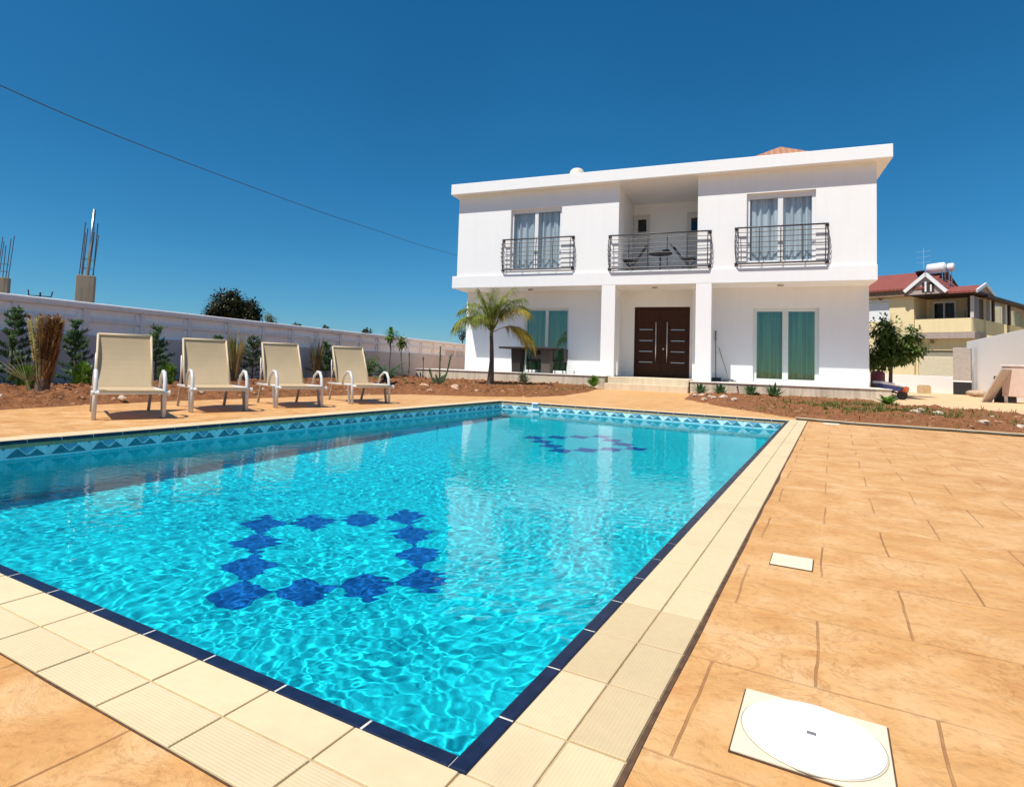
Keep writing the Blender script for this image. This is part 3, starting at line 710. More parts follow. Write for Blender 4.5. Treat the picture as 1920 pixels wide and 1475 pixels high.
def soil_bed(poly, hmax, seed, step=.05):
    xs = [p[0] for p in poly]; ys = [p[1] for p in poly]; m = MB(); vid = {}
    nx_, ny_ = int((max(xs)-min(xs))/step)+2, int((max(ys)-min(ys))/step)+2; x0, y0 = min(xs)-step/2, min(ys)-step/2
    def vert(i, j):
        if (i, j) not in vid:
            x, y = x0+i*step, y0+j*step; vid[(i, j)] = len(m.v)
            z = soil_h(x, y, poly, hmax, seed) if in_poly(x, y, poly) else -.012
            m.v.append((x+noise.noise(Vector((i*.9, j*.9, 1)))*.02, y+noise.noise(Vector((i*.9, j*.9, 5)))*.02, z))
        return vid[(i, j)]
    for i in range(nx_):
        for j in range(ny_):
            if in_poly(x0+(i+.5)*step, y0+(j+.5)*step, poly):
                m.f.append((vert(i,j), vert(i+1,j), vert(i+1,j+1), vert(i,j+1))); m.m.append(0)
    return m.build('soil', SOIL)
POLY_L = [(2.35,-16.2), (2.24,-15.37), (2.2,-14.41), (2.27,-13.17), (2.53,-11.93), (2.81,-10.43), (3.13,-9.45), (3.5,-8.75), (4.32,-8.36), (5.1,-7.9), (5.75,-7.1), (6.0,-6.0), (5.95,-3.4), (5.6,-.66), (-1.05,-.64), (-1.1,1.3), (-2.3,1.3), (-1.0,-16.2)]
struct(soil_bed(POLY_L, .085, 2.))
POLY_R = [(8.45,-4.2), (8.50,-4.85), (9.3,-6.8), (10.42,-9.02), (11.21,-9.42), (12.34,-9.55), (13.04,-9.7), (16.0,-10.4), (16.0,-5.2), (14.93,-4.25), (14.51,-3.66), (13.64,-3.2), (13.1,-3.1), (13.0,-.66), (8.34,-.66)]
struct(soil_bed(POLY_R, .05, 7.))

# low cream kerb and dark hose along the right bed
m = MB(); pts = [(10.50,-9.28), (11.22,-9.62), (12.34,-9.74), (13.04,-9.88), (16.0,-10.55)]
for i in range(len(pts)-1):
    a, b = Vector((*pts[i],.012)), Vector((*pts[i+1],.012)); m.bar(a, b, .07, .05)
struct(m.build('kerb', m_stucco('tan_kerb', (.62, .46, .28), .15), bevel=.008))
hp = []
for i in range(60):
    t = i/59*(len(pts)-1); k = min(int(t), len(pts)-2); u = t-k
    x = pts[k][0]+(pts[k+1][0]-pts[k][0])*u; y = pts[k][1]+(pts[k+1][1]-pts[k][1])*u-.075+.012*math.sin(i*.9)
    hp.append((x, y, .016))
m = MB(); m.tube(hp, .014, 8); tag(m.build('garden_hose', m_plain('dark_hose', (.05,.045,.03), .5), smooth=True), 'long dark hose lying along the kerb of the right soil bed', 'hose')

# stones
def stones(spots, label, group, mat_):
    for k, (x, y, r, z) in enumerate(spots):
        m = MB(); m.ball((0,0,0), r, k+r*40, .5, 10, (1.2, 1, .7)); o = m.build('rock', mat_, smooth=False); o.scale = (.68,)*3; o.location = (x, y, z+r*.3); o.rotation_euler = (0,0,k*1.3); tag(o, label, 'rock', group)
stones([(8.86,-3.9,.10,.05), (9.16,-4.8,.09,.05), (9.36,-4.6,.12,.05), (8.68,-3.6,.08,.04), (8.98,-5.3,.08,.03), (9.05,-4.2,.07,.05), (9.6,-5.2,.09,.05)], 'pale tan rock beside the four small succulents by the entrance', 'rocks by the small succulents', STONE)
PALEST = m_plain('chalky_stone', (.60, .48, .36), .85, .2, 12, .5)
stones([(12.51,-6.9,.12,.04), (12.79,-6.1,.11,.04), (12.9,-6.7,.10,.04), (12.97,-8.6,.10,.04), (13.5,-7.3,.09,.04), (14.0,-8.1,.10,.04), (13.3,-8.9,.08,.03)], 'chalky white rock on the red soil past the weeds', 'white rocks on the right bed', PALEST)
stones([(3.05,-7.3,.15,.06), (2.9,-5.9,.13,.06), (3.75,-7.1,.16,.06), (3.75,-8.3,.09,.04), (4.5,-7.6,.10,.05), (4.05,-7.7,.11,.05), (3.3,-8.2,.08,.05), (5.0,-7.3,.08,.05)], 'pinkish rock around the foot of the spiky agave and palm', 'rocks by the agave', m_plain('pinkish_stone', (.52,.32,.2), .85, .3, 12, .5))
stones([(2.15,-13.9,.07,.05), (1.6,-13.3,.07,.06), (1.9,-12.4,.06,.06), (1.9,-11.1,.07,.06), (1.5,-15.0,.09,.05)], 'pale rock on the red soil behind the loungers', 'rocks behind the loungers', PALEST)

# ------------------------------------------------------------------ plants
def rosette(name, label, cat, loc, mat_, n, L, w, up=(.35, 1.3), droop=.15, group=None, seed=1):
    r = random.Random(seed); p = thing(name, label, cat, loc, 0, group); m = MB()
    for i in range(n):
        a = i*2.39996+r.uniform(-.2,.2); e = up[0]+(up[1]-up[0])*(i/n); m.blade((0,0,.02), (math.cos(a)*math.cos(e), math.sin(a)*math.cos(e), math.sin(e)), L*r.uniform(.8,1.1), w, droop, 4)
    m.build('leaves', mat_, p); return p
# feathery palm by the left terrace
pl = thing('palm_tree', 'slim feathery palm with drooping yellow green fronds before the left terrace', 'palm', (3.30, -3.98, .03))
m = MB(); pts = [(0,0,-.05), (0,0,.08), (.012,.0,.35), (.02,.01,.75), (.0,.015,1.15), (-.02,.02,1.42)]
m.tube(pts, [.115,.105,.085,.062,.052,.050], 14); m.build('trunk', BARK, pl, smooth=True)
m = MB(); m.tube([(-.02,.02,1.36), (-.02,.02,1.48), (-.01,.02,1.66)], [.050,.052,.02], 12); m.build('crownshaft', m_plain('crownshaft_green', (.22,.21,.10), .6, .2), pl, smooth=True)
def frond(base, az, el, L, curl, mat_, seed, leaf=.40, parent=None, dens=46, name='frond', hang=.9, t0=.16):
    r = random.Random(seed); m = MB(); pts = []; p = Vector(base); d = Vector((math.cos(az)*math.cos(el), math.sin(az)*math.cos(el), math.sin(el))); n = 14
    for i in range(n+1):
        pts.append(p.copy()); d = (d+Vector((0,0,-curl/n*(.4+1.4*i/n)))).normalized(); p = p+d*L/n
    m.tube(pts, [.014*(1-.8*i/n) for i in range(n+1)], 6)
    for i in range(dens):
        t = t0+(1-t0)*i/dens; f = t*n; k = min(int(f), n-1); q = pts[k].lerp(pts[k+1], f-k); tg = (pts[k+1]-pts[k]).normalized()
        sd = tg.cross(Vector((0,0,1)))
        if sd.length < .05: sd = Vector((1,0,0))
        sd.normalize()
        for s in (-1, 1):
            ll = leaf*(1-.55*abs(t-.45)*1.5)*r.uniform(.75,1.1)
            dd = (sd*s*r.uniform(.5,1.0)+tg*r.uniform(.5,.9)+Vector((0,0,r.uniform(-.25,.35)))).normalized()
            m.blade(q, dd, ll, .017 if dens > 60 else .021, hang*r.uniform(.5,1.1), 4, tip=.1)
    return m.build(name, mat_, parent)
spec = [(200,.95,1.35,2.3,0), (165,1.15,1.3,1.9,0), (222,1.22,1.3,1.9,0), (255,1.32,1.3,1.6,0), (300,1.28,1.3,1.6,0), (45,1.3,1.3,1.6,0), (85,1.2,1.35,1.8,0), (125,1.3,1.35,1.5,0), (10,1.2,1.40,1.9,0), (335,1.1,1.4,1.9,1), (22,.62,1.35,2.1,1), (352,.62,1.45,2.2,1), (270,1.46,1.25,.8,0), (180,1.38,1.3,1.1,0), (60,1.45,1.3,.9,0), (150,.95,1.35,2.0,0), (238,.95,1.3,2.0,0), (105,1.0,1.35,1.9,0), (322,1.3,1.45,1.3,0), (350,1.25,1.4,1.6,0)]
for k, (az, el, L, cu, mi) in enumerate(spec): frond((-.01,.02,1.50), R(az+23), el, L*1.0, cu, PALMY if mi else PALMG, k+3, .46, pl, 78, t0=.30)
# conifer-like saplings along the wall
def sapling(label, loc, H, W, seed, mat_=DKLEAF, name='sapling', bare=.10):
    r = random.Random(seed); p = thing(name, label, 'sapling', loc, 0, 'dark saplings along the grey wall'); lean = Vector((r.uniform(-.05,.05), r.uniform(-.05,.05), 0))
    m = MB(); m.tube([(0,0,-.05), Vector((0,0,H*.5))+lean*H*.5, Vector((0,0,H*.98))+lean*H], [.022,.014,.004], 7); m.build('trunk', BARK, p)
    m = MB(); z = bare*H
    while z < H*.99:
        t = (z-bare*H)/(H*(1-bare)); n = r.randint(3,5); a0 = r.uniform(0,6.28)
        for k in range(n):
            if r.random() < .12: continue
            a = a0+k*6.28/n+r.uniform(-.4,.4); rad = W*(1-t)**.75*r.uniform(.55,1.15)+.05; up = .28+.5*t
            b0 = Vector((0,0,z))+lean*z; d = Vector((math.cos(a), math.sin(a), up)).normalized()
            m.tube([b0, b0+d*rad*.5+Vector((0,0,-.01)), b0+d*rad], [.006,.004,.002], 4, False)
            nn = int(22+52*rad/.3)
            for i in range(nn):
                u = .2+.8*r.random(); q = b0+d*rad*u+Vector((r.gauss(0,.02), r.gauss(0,.02), r.gauss(0,.014)))
                dd = (d*.8+Vector((r.uniform(-1,1), r.uniform(-1,1), r.uniform(-.2,.8)))*.7).normalized(); m.blade(q, dd, r.uniform(.05,.10), .024, .1, 2)
        z += H*r.uniform(.07,.11)
    m.build('foliage', mat_, p); return p
sap = [((-.40,-13.87,.06), 1.16, .46, 'tall dark sapling at the photo edge, left of the dry wrapped palm'), ((-.5,-12.83,.06), 1.10, .32, 'dark tiered sapling between the wrapped palm and the nearest lounger'), ((-.62,-11.24,.08), 1.08, .40, 'dark sapling standing between the first two loungers'),
       ((-.75,-9.66,.1), 0.95, .32, 'dark sapling at the right edge of the second lounger'), ((-.94,-8.45,.1), 1.04, .42, 'airy sapling between the second and third loungers'), ((-1.16,-5.45,.1), 1.0, .48, 'bushy dark sapling between the third and fourth loungers'), ((-1.32,-4.47,.1), .85, .40, 'low dark sapling half hidden behind the farthest lounger')]
for k, (lc, H, W, lb) in enumerate(sap): sapling(lb, lc, H, W, 40+k, GREYLEAF if k in (4,) else DKLEAF)
for k, (lc, H, W, lb) in enumerate((((-.35,-10.4,.08), .62, .34, 'low grey green shrub by the wall between the first and second loungers'), ((-.55,-7.75,.08), .72, .40, 'low dark green shrub by the wall left of the brown dry palm'), ((-.95,-3.6,.08), .75, .36, 'low bright leafed shrub by the wall right of the farthest lounger'))):
    r = random.Random(800+k); p = thing('shrub', lb, 'shrub', lc, 0, 'low shrubs along the wall'); m = MB()
    for i in range(9):
        a = i*2.39996; q = (W*.6*math.cos(a), W*.6*math.sin(a), H*r.uniform(.55,1)); m.tube([(0,0,-.04), (q[0]*.4,q[1]*.4,q[2]*.5), q], [.012,.008,.003], 5, False)
    m.build('stem', BARK, p); m = MB()
    for i in range(620):
        a = (i % 9)*2.39996; t = r.uniform(.25,1.05); q = Vector((W*.6*math.cos(a)*t, W*.6*math.sin(a)*t, H*t*(.6+.4*((i % 9)*5 % 7)/7))); m.blade(q+Vector((r.gauss(0,.05), r.gauss(0,.05), r.gauss(0,.04))), (r.gauss(0,1), r.gauss(0,1), r.uniform(0,1.3)), r.uniform(.06,.13), .03, .2, 3)
    m.build('foliage', (GREYLEAF, DKLEAF, BRLEAF)[k], p)
# bright rounded shrubs
def shrub(label, loc, H, W, seed):
    r = random.Random(seed); p = thing('shrub', label, 'shrub', loc, 0, 'bright green rounded shrubs'); m = MB()
    for i in range(520):
        a = r.uniform(0, 6.28); t = r.random(); rr = W*math.sqrt(max(.02, 1-(2*t-1)**2))*r.uniform(.55,1.05)*(1+.18*math.sin(a*3+seed)); q = (rr*math.cos(a), rr*math.sin(a), t*H)
        m.blade(q, (math.cos(a)*.5+r.uniform(-.3,.3), math.sin(a)*.5+r.uniform(-.3,.3), .9), r.uniform(.05,.10), .02, 0, 2)
    m.build('foliage', BRLEAF, p); m = MB(); m.tube([(0,0,-.05), (0,0,H*.6)], [.02,.01], 6); m.build('stem', BARK, p)
shrub('small bright green shrub at the foot of the dry wrapped palm', (.17,-13.95,.05), .34, .12, 1); shrub('small bright green shrub just left of the nearest lounger', (.1,-13.1,.05), .40, .15, 2); shrub('small bright green shrub right behind the nearest lounger', (0,-11.5,.06), .40, .15, 3)
# dry wrapped palm with one pale fan leaf
p = thing('dry_palm', 'bundle of dry brown palm fronds tied upright, a pale fan leaf at its side', 'palm', (.78, -14.1, .03)); r = random.Random(9)
m = MB(); m2 = MB()
for i in range(150):
    a = r.uniform(0, 6.28); q = r.uniform(.01,.075); sp_ = r.uniform(.02,.13); H = r.uniform(.55,1.12); z0 = r.uniform(-.02,.42)
    (m if r.random() < .45 else m2).blade((q*math.cos(a)+.10*z0, q*math.sin(a)+.05*z0, z0), (sp_*math.cos(a)+.10, sp_*math.sin(a)+.05, 1), (H-z0)*1.0, r.uniform(.02,.045), r.uniform(-.04,.04), 4, fold=(math.cos(a+1.57), math.sin(a+1.57), 0))
for i in range(330):
    a = r.uniform(0, 6.28); z = r.uniform(.70,1.08); (m if r.random() < .5 else m2).blade((.10*z+.09*math.cos(a)*r.random(), .05*z+.09*math.sin(a)*r.random(), z), (math.cos(a)*.75+.1, math.sin(a)*.75, r.uniform(.3,1.1)), r.uniform(.07,.19), .018, .3, 3)
for i in range(300):
    a = r.uniform(0, 6.28); z = r.uniform(.15,.95); (m if r.random() < .4 else m2).blade((.10*z+.085*math.cos(a), .05*z+.085*math.sin(a), z), (math.cos(a)*.45, math.sin(a)*.45, r.uniform(.5,1.2)), r.uniform(.06,.16), .02, r.uniform(-.2,.35), 3)
m.build('pale_frond', DRYL, p); m2.build('brown_frond', DRYD, p)
for k in range(26):
    a = k*2.39996; frond((.03*math.cos(a)+.02, .03*math.sin(a), .05), a+.2, 1.40+.12*((k*7) % 5)/5, .98+.15*((k*3) % 4)/4, .12+.22*((k*5) % 7)/7, (DRYL, DRYD, DRYL, PALELEAF if k % 2 else DRYD)[k % 4], k+500, .13, p, 34, 'dry_frond', .3, .42)
m = MB(); m.tube([(0,0,-.05), (.02,.01,.25)], [.10,.085], 10); m.build('trunk', BARK, p)
m = MB(); m.tube([(-.03,-.11,0), (-.05,-.16,.22)], [.03,.02], 6)
for i in range(16):
    a = R(35+i*8); d = Vector((-.35*math.cos(a), -.9*math.cos(a), math.sin(a))); m.blade((-.05,-.16,.2), d, r.uniform(.30,.44), .03, .05, 3, fold=(.4,-.2,.5))
m.build('fan_leaf', PALELEAF, p)
m = MB(); m.blade((.0,-.06,.72), (-.05,-.12,1), .42, .05, 0, 3, fold=(.6,.4,0)); m.build('spear_leaf', DKLEAF, p)
# two lower dry palms
for k, (lc, H, lb, m0) in enumerate((((-.50,-9.42,.08), 1.22, 'yellowish half dry palm showing above the second lounger', DRYL), ((-.70,-6.45,.08), 1.2, 'brown dry palm standing right behind the third lounger', DRYD))):
    p = thing('dry_palm', lb, 'palm', lc); r = random.Random(70+k); m = MB(); m2 = MB()
    for i in range(90):
        a = r.uniform(0, 6.28); (m if r.random() < .55 else m2).blade((.04*math.cos(a), .04*math.sin(a), r.uniform(0,.4)), (.22*math.cos(a), .22*math.sin(a), 1), H*r.uniform(.45,.8), .032, r.uniform(0,.12), 4)
    m.build('brown_frond', m0, p); m2.build('green_frond', GREYLEAF if k else PALMG, p); m = MB(); m.tube([(0,0,-.05), (0,0,.3)], [.06,.05], 8); m.build('trunk', BARK, p)
# cycad
p = thing('cycad', 'dark green cycad with stiff arching fronds right of the farthest lounger', 'cycad', (1.9, -7.1, .06))
m = MB(); m.lathe((0,0,-.05), [(.12,0), (.14,.1), (.10,.2), (.04,.24)], 12); m.build('trunk', BARK, p)
for k in range(18): frond((0,0,.16), k*2.39996, .35+.75*(k/18), .62, .9, DKLEAF, k+200, .14, p, 30, 'frond', .15)
# thin leafy trees near the terrace wall
def leafy(label, loc, H, seed, bend):
    r = random.Random(seed); p = thing('young_tree', label, 'tree', loc); m = MB(); pts = [Vector((bend*math.sin(t*2.2), 0, H*.86*t)) for t in (0,.25,.5,.75,1)]
    m.tube(pts, [.028,.024,.02,.016,.01], 7); m.build('trunk', BARK, p); m = MB(); top = pts[-1]
    for i in range(130):
        d = Vector((r.gauss(0,1), r.gauss(0,1), r.gauss(.2,.8))).normalized(); q = top+d*r.uniform(.02,.22); m.blade(q, (d+Vector((0,0,.2))), r.uniform(.10,.2), .07, .5, 3)
    m.build('crown', BRLEAF if seed % 2 else CITRUS, p)
leafy('slender young tree with leaf tuft above the wall, left of the pair', (-.97,-2.45,.1), 1.62, 301, .03); leafy('slender young tree with crooked trunk, right of the pair by the wall', (-1.05,-1.40,.1), 1.42, 302, -.12)
for k, (x, y, H) in enumerate(((-.5,-2.0,.85), (-.35,-1.3,.72))):
    p = thing('young_tree', ['bare thin stem with few leaves left of the planter wall', 'bare thin stem with few leaves touching the planter wall'][k], 'sapling', (x, y, .1)); m = MB(); m.tube([(0,0,-.05), (.03,0,H*.5), (0,.02,H)], [.02,.016,.008], 6); m.build('trunk', BARK, p); m = MB(); r = random.Random(k)
    for i in range(26): m.blade((0,.02,H*r.uniform(.8,1)), (r.gauss(0,1), r.gauss(0,1), .5), .09, .03, .3, 3)
    m.build('crown', DKLEAF, p)
# agave with two stalks
p = rosette('agave', 'spiky agave with two tall dark flower stalks by the left planter wall', 'agave', (2.55,-5.6,.05), GREYLEAF, 30, .52, .06, (.15,1.2), .22, None, 5)
for k, (dx, dy, H, tilt) in enumerate(((0,0,1.02,(0,.02)), (.25,.12,.82,(.06,.03)), (-.24,-.1,.42,(-.1,0)))):
    m = MB(); m.tube([(dx*.25,dy*.25,.05), (dx*.7,dy*.7,H*.45), (dx+tilt[0]*.2,dy,H)], [.02,.022,.012], 7); r = random.Random(k+8)
    for i in range(60):
        z = H*r.uniform(.62,1.0); a = r.uniform(0,6.28); m.blade((dx*(.4+.6*z/H), dy*(.4+.6*z/H), z), (math.cos(a), math.sin(a), .7), r.uniform(.04,.09), .02, .1, 2)
    m.build('flower_stalk', DKLEAF, p)
# four small succulents on the right bed
for k, (x, y, lb) in enumerate(((8.72,-2.3,'small dark succulent nearest the entrance steps'), (9.20,-2.1,'second small dark succulent from the entrance steps'), (9.97,-1.9,'third small dark succulent from the entrance steps'), (10.5,-2.2,'fourth small succulent, widest, farthest from the entrance steps'))):
    rosette('succulent', lb, 'succulent', (x, y, .04), DKLEAF, 26, .34 if k < 3 else .42, .085, (.25,1.35), .05, 'small succulents on the right bed', 20+k)
rosette('leafy_plant', 'broad leaved green plant at the right corner of the terrace', 'plant', (12.75,-3.6,.03), BRLEAF, 26, .42, .11, (.15,1.1), .35, None, 31)
rosette('leafy_plant', 'low grey leaved plant against the left terrace wall under the table', 'plant', (3.25,-1.1,.06), GREYLEAF, 60, .42, .05, (.3,1.5), .15, None, 33)
rosette('leafy_plant', 'yellow green shrub at the right end of the left terrace wall', 'plant', (5.55,-1.15,.05), BRLEAF, 70, .40, .05, (.5,1.5), .1, None, 34)
m = MB(); r = random.Random(77)
for i in range(5200):
    a = r.random(); x = r.gauss(12.0,.75); y = r.gauss(-5.9,1.1)
    if i % 5 == 0: x, y = r.uniform(9.6,15.5), r.uniform(-8.8,-1.5)
    if not in_poly(x, y, POLY_R) or noise.noise(Vector((x*1.1, y*1.1, 4))) < -.05: continue
    for q in range(2): m.blade((x+r.gauss(0,.03), y+r.gauss(0,.03), soil_h(x, y, POLY_R, .05, 7.)-.01), (r.gauss(0,.6), r.gauss(0,.6), 1), r.uniform(.04,.14), .014, .25, 2)
struct(m.build('weeds', WEED), 'stuff', 'patchy yellow green weeds on the right red soil bed')
m = MB(); r = random.Random(78)
for i in range(900):
    x, y = r.uniform(3.4,5.9), r.uniform(-6.5,-1.0)
    if in_poly(x, y, POLY_L): m.blade((x, y, .07), (r.gauss(0,.5), r.gauss(0,.5), 1), r.uniform(.05,.16), .012, .3, 2)
struct(m.build('weeds', WEED), 'stuff', 'sparse dry weeds in front of the left terrace')

r = random.Random(91); PEB = m_plain('soil_pebble', (.36,.19,.10), .9, .4, 6, .4)
for nm, poly, cnt, hm, sd in (('left', POLY_L, 520, .085, 2.), ('right', POLY_R, 520, .05, 7.)):
    m = MB(); xs = [q[0] for q in poly]; ys = [q[1] for q in poly]; k = 0
    while k < cnt:
        x, y = r.uniform(min(xs), max(xs)), r.uniform(min(ys), max(ys))
        if in_poly(x, y, poly): m.ball((x, y, soil_h(x, y, poly, hm, sd)+.004), r.uniform(.010,.034)*(1 if r.random() < .94 else 1.5), k, .6, 6, (1.2,1,.7)); k += 1
    struct(m.build('pebbles', PEB), 'stuff', 'loose pebbles and clods on the red soil of the '+nm+' bed')
def crown_tree(name, label, cat, loc, H, rad, sq, mat_, seed, n, leaf, trunk_r, clumps=14, group=None):
    r = random.Random(seed); p = thing(name, label, cat, loc, 0, group); m = MB(); cz = H-rad*sq
    m.tube([(0,0,-.1), (.03*rad,0,cz*.6), (0,.03*rad,cz)], [trunk_r, trunk_r*.75, trunk_r*.4], 9); cl = []
    for i in range(clumps):
        d = Vector((r.gauss(0,1), r.gauss(0,1), r.gauss(0,1))).normalized()*r.uniform(.35,.9); c = Vector((d.x*rad, d.y*rad, cz+d.z*rad*sq)); cl.append((c, rad*r.uniform(.24,.46)))
        m.tube([(0,0,cz*.7), tuple(Vector((0,0,cz))*.45+c*.5), tuple(c)], [trunk_r*.4, trunk_r*.25, trunk_r*.08], 5, False)
    m.build('trunk', BARK, p); m = MB()
    for i in range(n):
        c, q = cl[r.randrange(len(cl))]; d = Vector((r.gauss(0,1), r.gauss(0,1), r.gauss(0,1))).normalized(); pos = c+d*q*r.uniform(.35,1.08)
        m.blade(pos, (d+Vector((r.uniform(-.8,.8), r.uniform(-.8,.8), r.uniform(-.6,.4)))).normalized(), leaf*r.uniform(.7,1.3), leaf*.55, .3, 2)
    m.build('crown', mat_, p); return p
crown_tree('citrus_tree', 'round dark leafed bush tree at the right corner of the villa', 'tree', (14.5,5.35,0), 2.85, 1.06, .96, CITRUS, 3, 5000, .14, .07, 24)
crown_tree('field_tree', 'dark round tree rising beyond the grey wall', 'tree', (-29.7,18.1,0), 5.7, 2.35, .60, FARLEAF, 4, 11000, .27, .2, 34)
crown_tree('distant_tree', 'thin greyish tree just right of the dark round tree', 'tree', (-26.3,19.4,0), 4.2, .75, .8, GREYLEAF, 6, 500, .14, .06, 8)
for k, (x, y, H, w, lb) in enumerate(((-93.,100.,8.9,1.3,'low far tree top over the wall, leftmost of the far row'), (-86.,102.5,8.6,1.2,'faint far tree top over the wall, second of the far row'), (-77.,106.5,8.3,1.3,'faint far tree top behind the wall, near the young trees'), (-54.8,116.,9.6,2.4,'far dark green tree top touching the left side of the villa'))):
    crown_tree('distant_tree', lb, 'tree', (x, y, 0), H, w, .7, FARLEAF, 12+k, 420, .45, .2, 8)

# ------------------------------------------------------------------ grey boundary wall with two rows of recessed panels
bw = thing('boundary_wall', 'long grey garden wall with two rows of pale recessed panels', 'wall', (-1.16,-13.67,0), math.atan2(.997,-.073))
def wprof(s0, s1, prof, m): # extrude profile (off,z) along the wall; local x along, local -y towards the garden
    for i in range(len(prof)-1):
        (o0, z0), (o1, z1) = prof[i], prof[i+1]; m.quad((s0,-o0,z0), (s1,-o0,z0), (s1,-o1,z1), (s0,-o1,z1))
m = MB(); S0, S1 = -7., 28.
m.box(S0, S1, .0, .16, -.1, 1.42); m.box(S0, S1, -.058, -.0005, -.1, .96)
m.build('wall_base', GREYWALL, bw)
m = MB(); m.box(S0, S1, -.085, .20, 1.43, 1.55); m.build('coping', RAILGREY, bw, bevel=.028)
m = MB(); m.box(S0, S1, -.056, -.001, 1.20, 1.275); m.build('middle_rail', RAILGREY, bw)
PIT = 1.19; k0 = int((S0-.15)/PIT)
for k in range(k0, int((S1-.2)/PIT)+1):
    s = .22+k*PIT
    m = MB(); m.box(s-.055, s+.055, -.066, -.002, .9605, 1.429); m.build('pier', RAILGREY, bw)
    for z0, z1 in ((1.2755, 1.4295), (.9605, 1.1995)):
        m = MB(); m.v += [(s+.056,-.05,z0), (s+PIT-.056,-.05,z0), (s+PIT-.056,-.012,z0+.035), (s+.056,-.012,z0+.035), (s+.056,-.0125,z1), (s+PIT-.056,-.0125,z1)]
        m.f += [(0,1,2,3), (3,2,5,4)]; m.m += [0,0]
        m.box(s+PIT-.15, s+PIT-.0565, -.045, -.002, z0, z1-.03)
        if k < 15 or z0 > 1.2: m.build('panel', PALEPANEL, bw)

# ------------------------------------------------------------------ unfinished concrete columns beyond the wall
def rebar_col(label, x, y, rz, zt, ztop, w, nb, pipe, seed):
    p = thing('concrete_column', label, 'column', (x, y, 0), rz, 'unfinished columns beyond the wall'); r = random.Random(seed)
    m = MB(); m.box(-w/2, w/2, -w/2, w/2, -.1, zt); m.build('shaft', CONCRETE, p, bevel=.015)
    RUST = bpy.data.materials.get('rusty_rebar') or m_plain('rusty_rebar', (.10,.10,.13), .6, .3)
    for i in range(nb):
        a = i*6.283/nb+.5; q = w*.40; m = MB(); lean = r.uniform(-.03,.05); m.tube([(q*math.cos(a), q*math.sin(a), zt-.02), (q*math.cos(a)+lean+.05, q*math.sin(a), zt+(ztop-zt)*r.uniform(.62,.84))], .016, 6); m.build('rebar', RUST, p)
    m = MB(); q = w*.42
    for z in (.25, .55): m.tube([(q*math.cos(a*.7854*2+.785), q*math.sin(a*.7854*2+.785), zt+z) for a in (0,1,2,3,4)], .008, 4)
    m.build('tie_ring', RUST, p)
    if pipe: m = MB(); m.tube([(.02,0,zt-.02), (.09,.01,ztop)], .045, 10); m.build('pipe', STEEL, p, smooth=True)
rebar_col('raw concrete column with seven rods and a shiny pipe sticking up', -10.3, -6.4, R(50), 3.12, 5.36, .50, 7, True, 1)
rebar_col('raw concrete column with thin rods at the left photo edge', -17.35, -5.1, R(50), 3.42, 5.5, .46, 5, False, 2)
p = thing('utility_pole', 'small distant utility pole with cross arm above the grey wall', 'pole', (-96.,42.,0)); m = MB(); m.tube([(0,0,-.2), (0,0,9.7)], .14, 8); m.build('post', m_plain('pole_dark', (.06,.05,.05), .8), p); m = MB(); m.bar((-.7,-1.3,9.1), (.7,1.3,9.1), .14, .14)
for s in (-1, 1): m.bar((.7*s,1.3*s,9.1), (.75*s,1.4*s,10.0), .14, .14)
m.build('cross_arm', bpy.data.materials['pole_dark'], p)

def smooth_path(ctrl, k=6):
    c = [Vector(q) for q in ctrl]; c = [c[0]*2-c[1]]+c+[c[-1]*2-c[-2]]; o = []
    for i in range(1, len(c)-2):
        for j in range(k):
            t = j/k; p0, p1, p2, p3 = c[i-1:i+3]; o.append(.5*((2*p1)+(p2-p0)*t+(2*p0-5*p1+4*p2-p3)*t*t+(3*p1-p0-3*p2+p3)*t**3))
    return o+[c[-2]]
m = MB(); m.tube(smooth_path([(-5.55,-15.4,6.86), (-6.21,-11.34,6.75), (-6.67,-8.48,6.78), (-7.36,-4.2,7.0), (-8.51,2.97,7.47), (-9.43,8.72,7.95), (-10.66,16.32,8.58), (-12.3,26.5,9.6)]), .013, 6)
tag(m.build('overhead_cable', m_plain('grey_cable', (.05,.07,.10), .6)), 'thin dark cable sagging across the sky towards the villa', 'cable')

# ------------------------------------------------------------------ neighbour house: local s along its front, v away, z up
NB = thing('neighbour_house', 'yellow two storey house with red tiled roofs and a covered balcony', 'house', (20.31, 17.5, 0), math.atan2(-.518, .855))
SOFF = m_plain('shaded_brown', (.24,.15,.09), .7, .2); DARKB = m_plain('dark_brown_wood', (.045,.022,.016), .6, .3); PINK = m_plain('pinkish_concrete', (.42,.33,.29), .8, .15)  # SOFF: brown with the eave fascia's shade put in
GSH = m_plain('grey_shutter', (.20,.19,.20), .6, .15); CRS = m_plain('cream_shutter', (.70,.62,.44), .6, .06)
m = MB(); wall_grid(m, -8, -2.5, 0, 5.1, 0, .2, [(-4.75,-3.66,3.70,4.79)]); m.quad((-2.5,0,3.03), (-2.5,1.8,3.03), (-2.5,1.8,5.1), (-2.5,0,5.1))
m.quad((-2.5,1.8,3.03), (.1,1.8,3.03), (.1,1.8,5.1), (-2.5,1.8,5.1)); m.quad((-8,0,0), (-8,0,5.1), (-8,9,5.1), (-8,9,0)); m.quad((-8,9,0), (-8,9,5.1), (6,9,5.1), (6,9,0))
wall_grid(m, -2.5, .0, 0, 2.72, .28, .2, [(-2.42,-.81,-.01,2.12)]); m.quad((.0,.28,0), (0,12,0), (0,12,2.72), (0,.28,2.72)); m.quad((-2.5,0,0), (-2.5,.28,0), (-2.5,.28,2.72), (-2.5,0,2.72))
m.build('wall', YELLOW, NB)
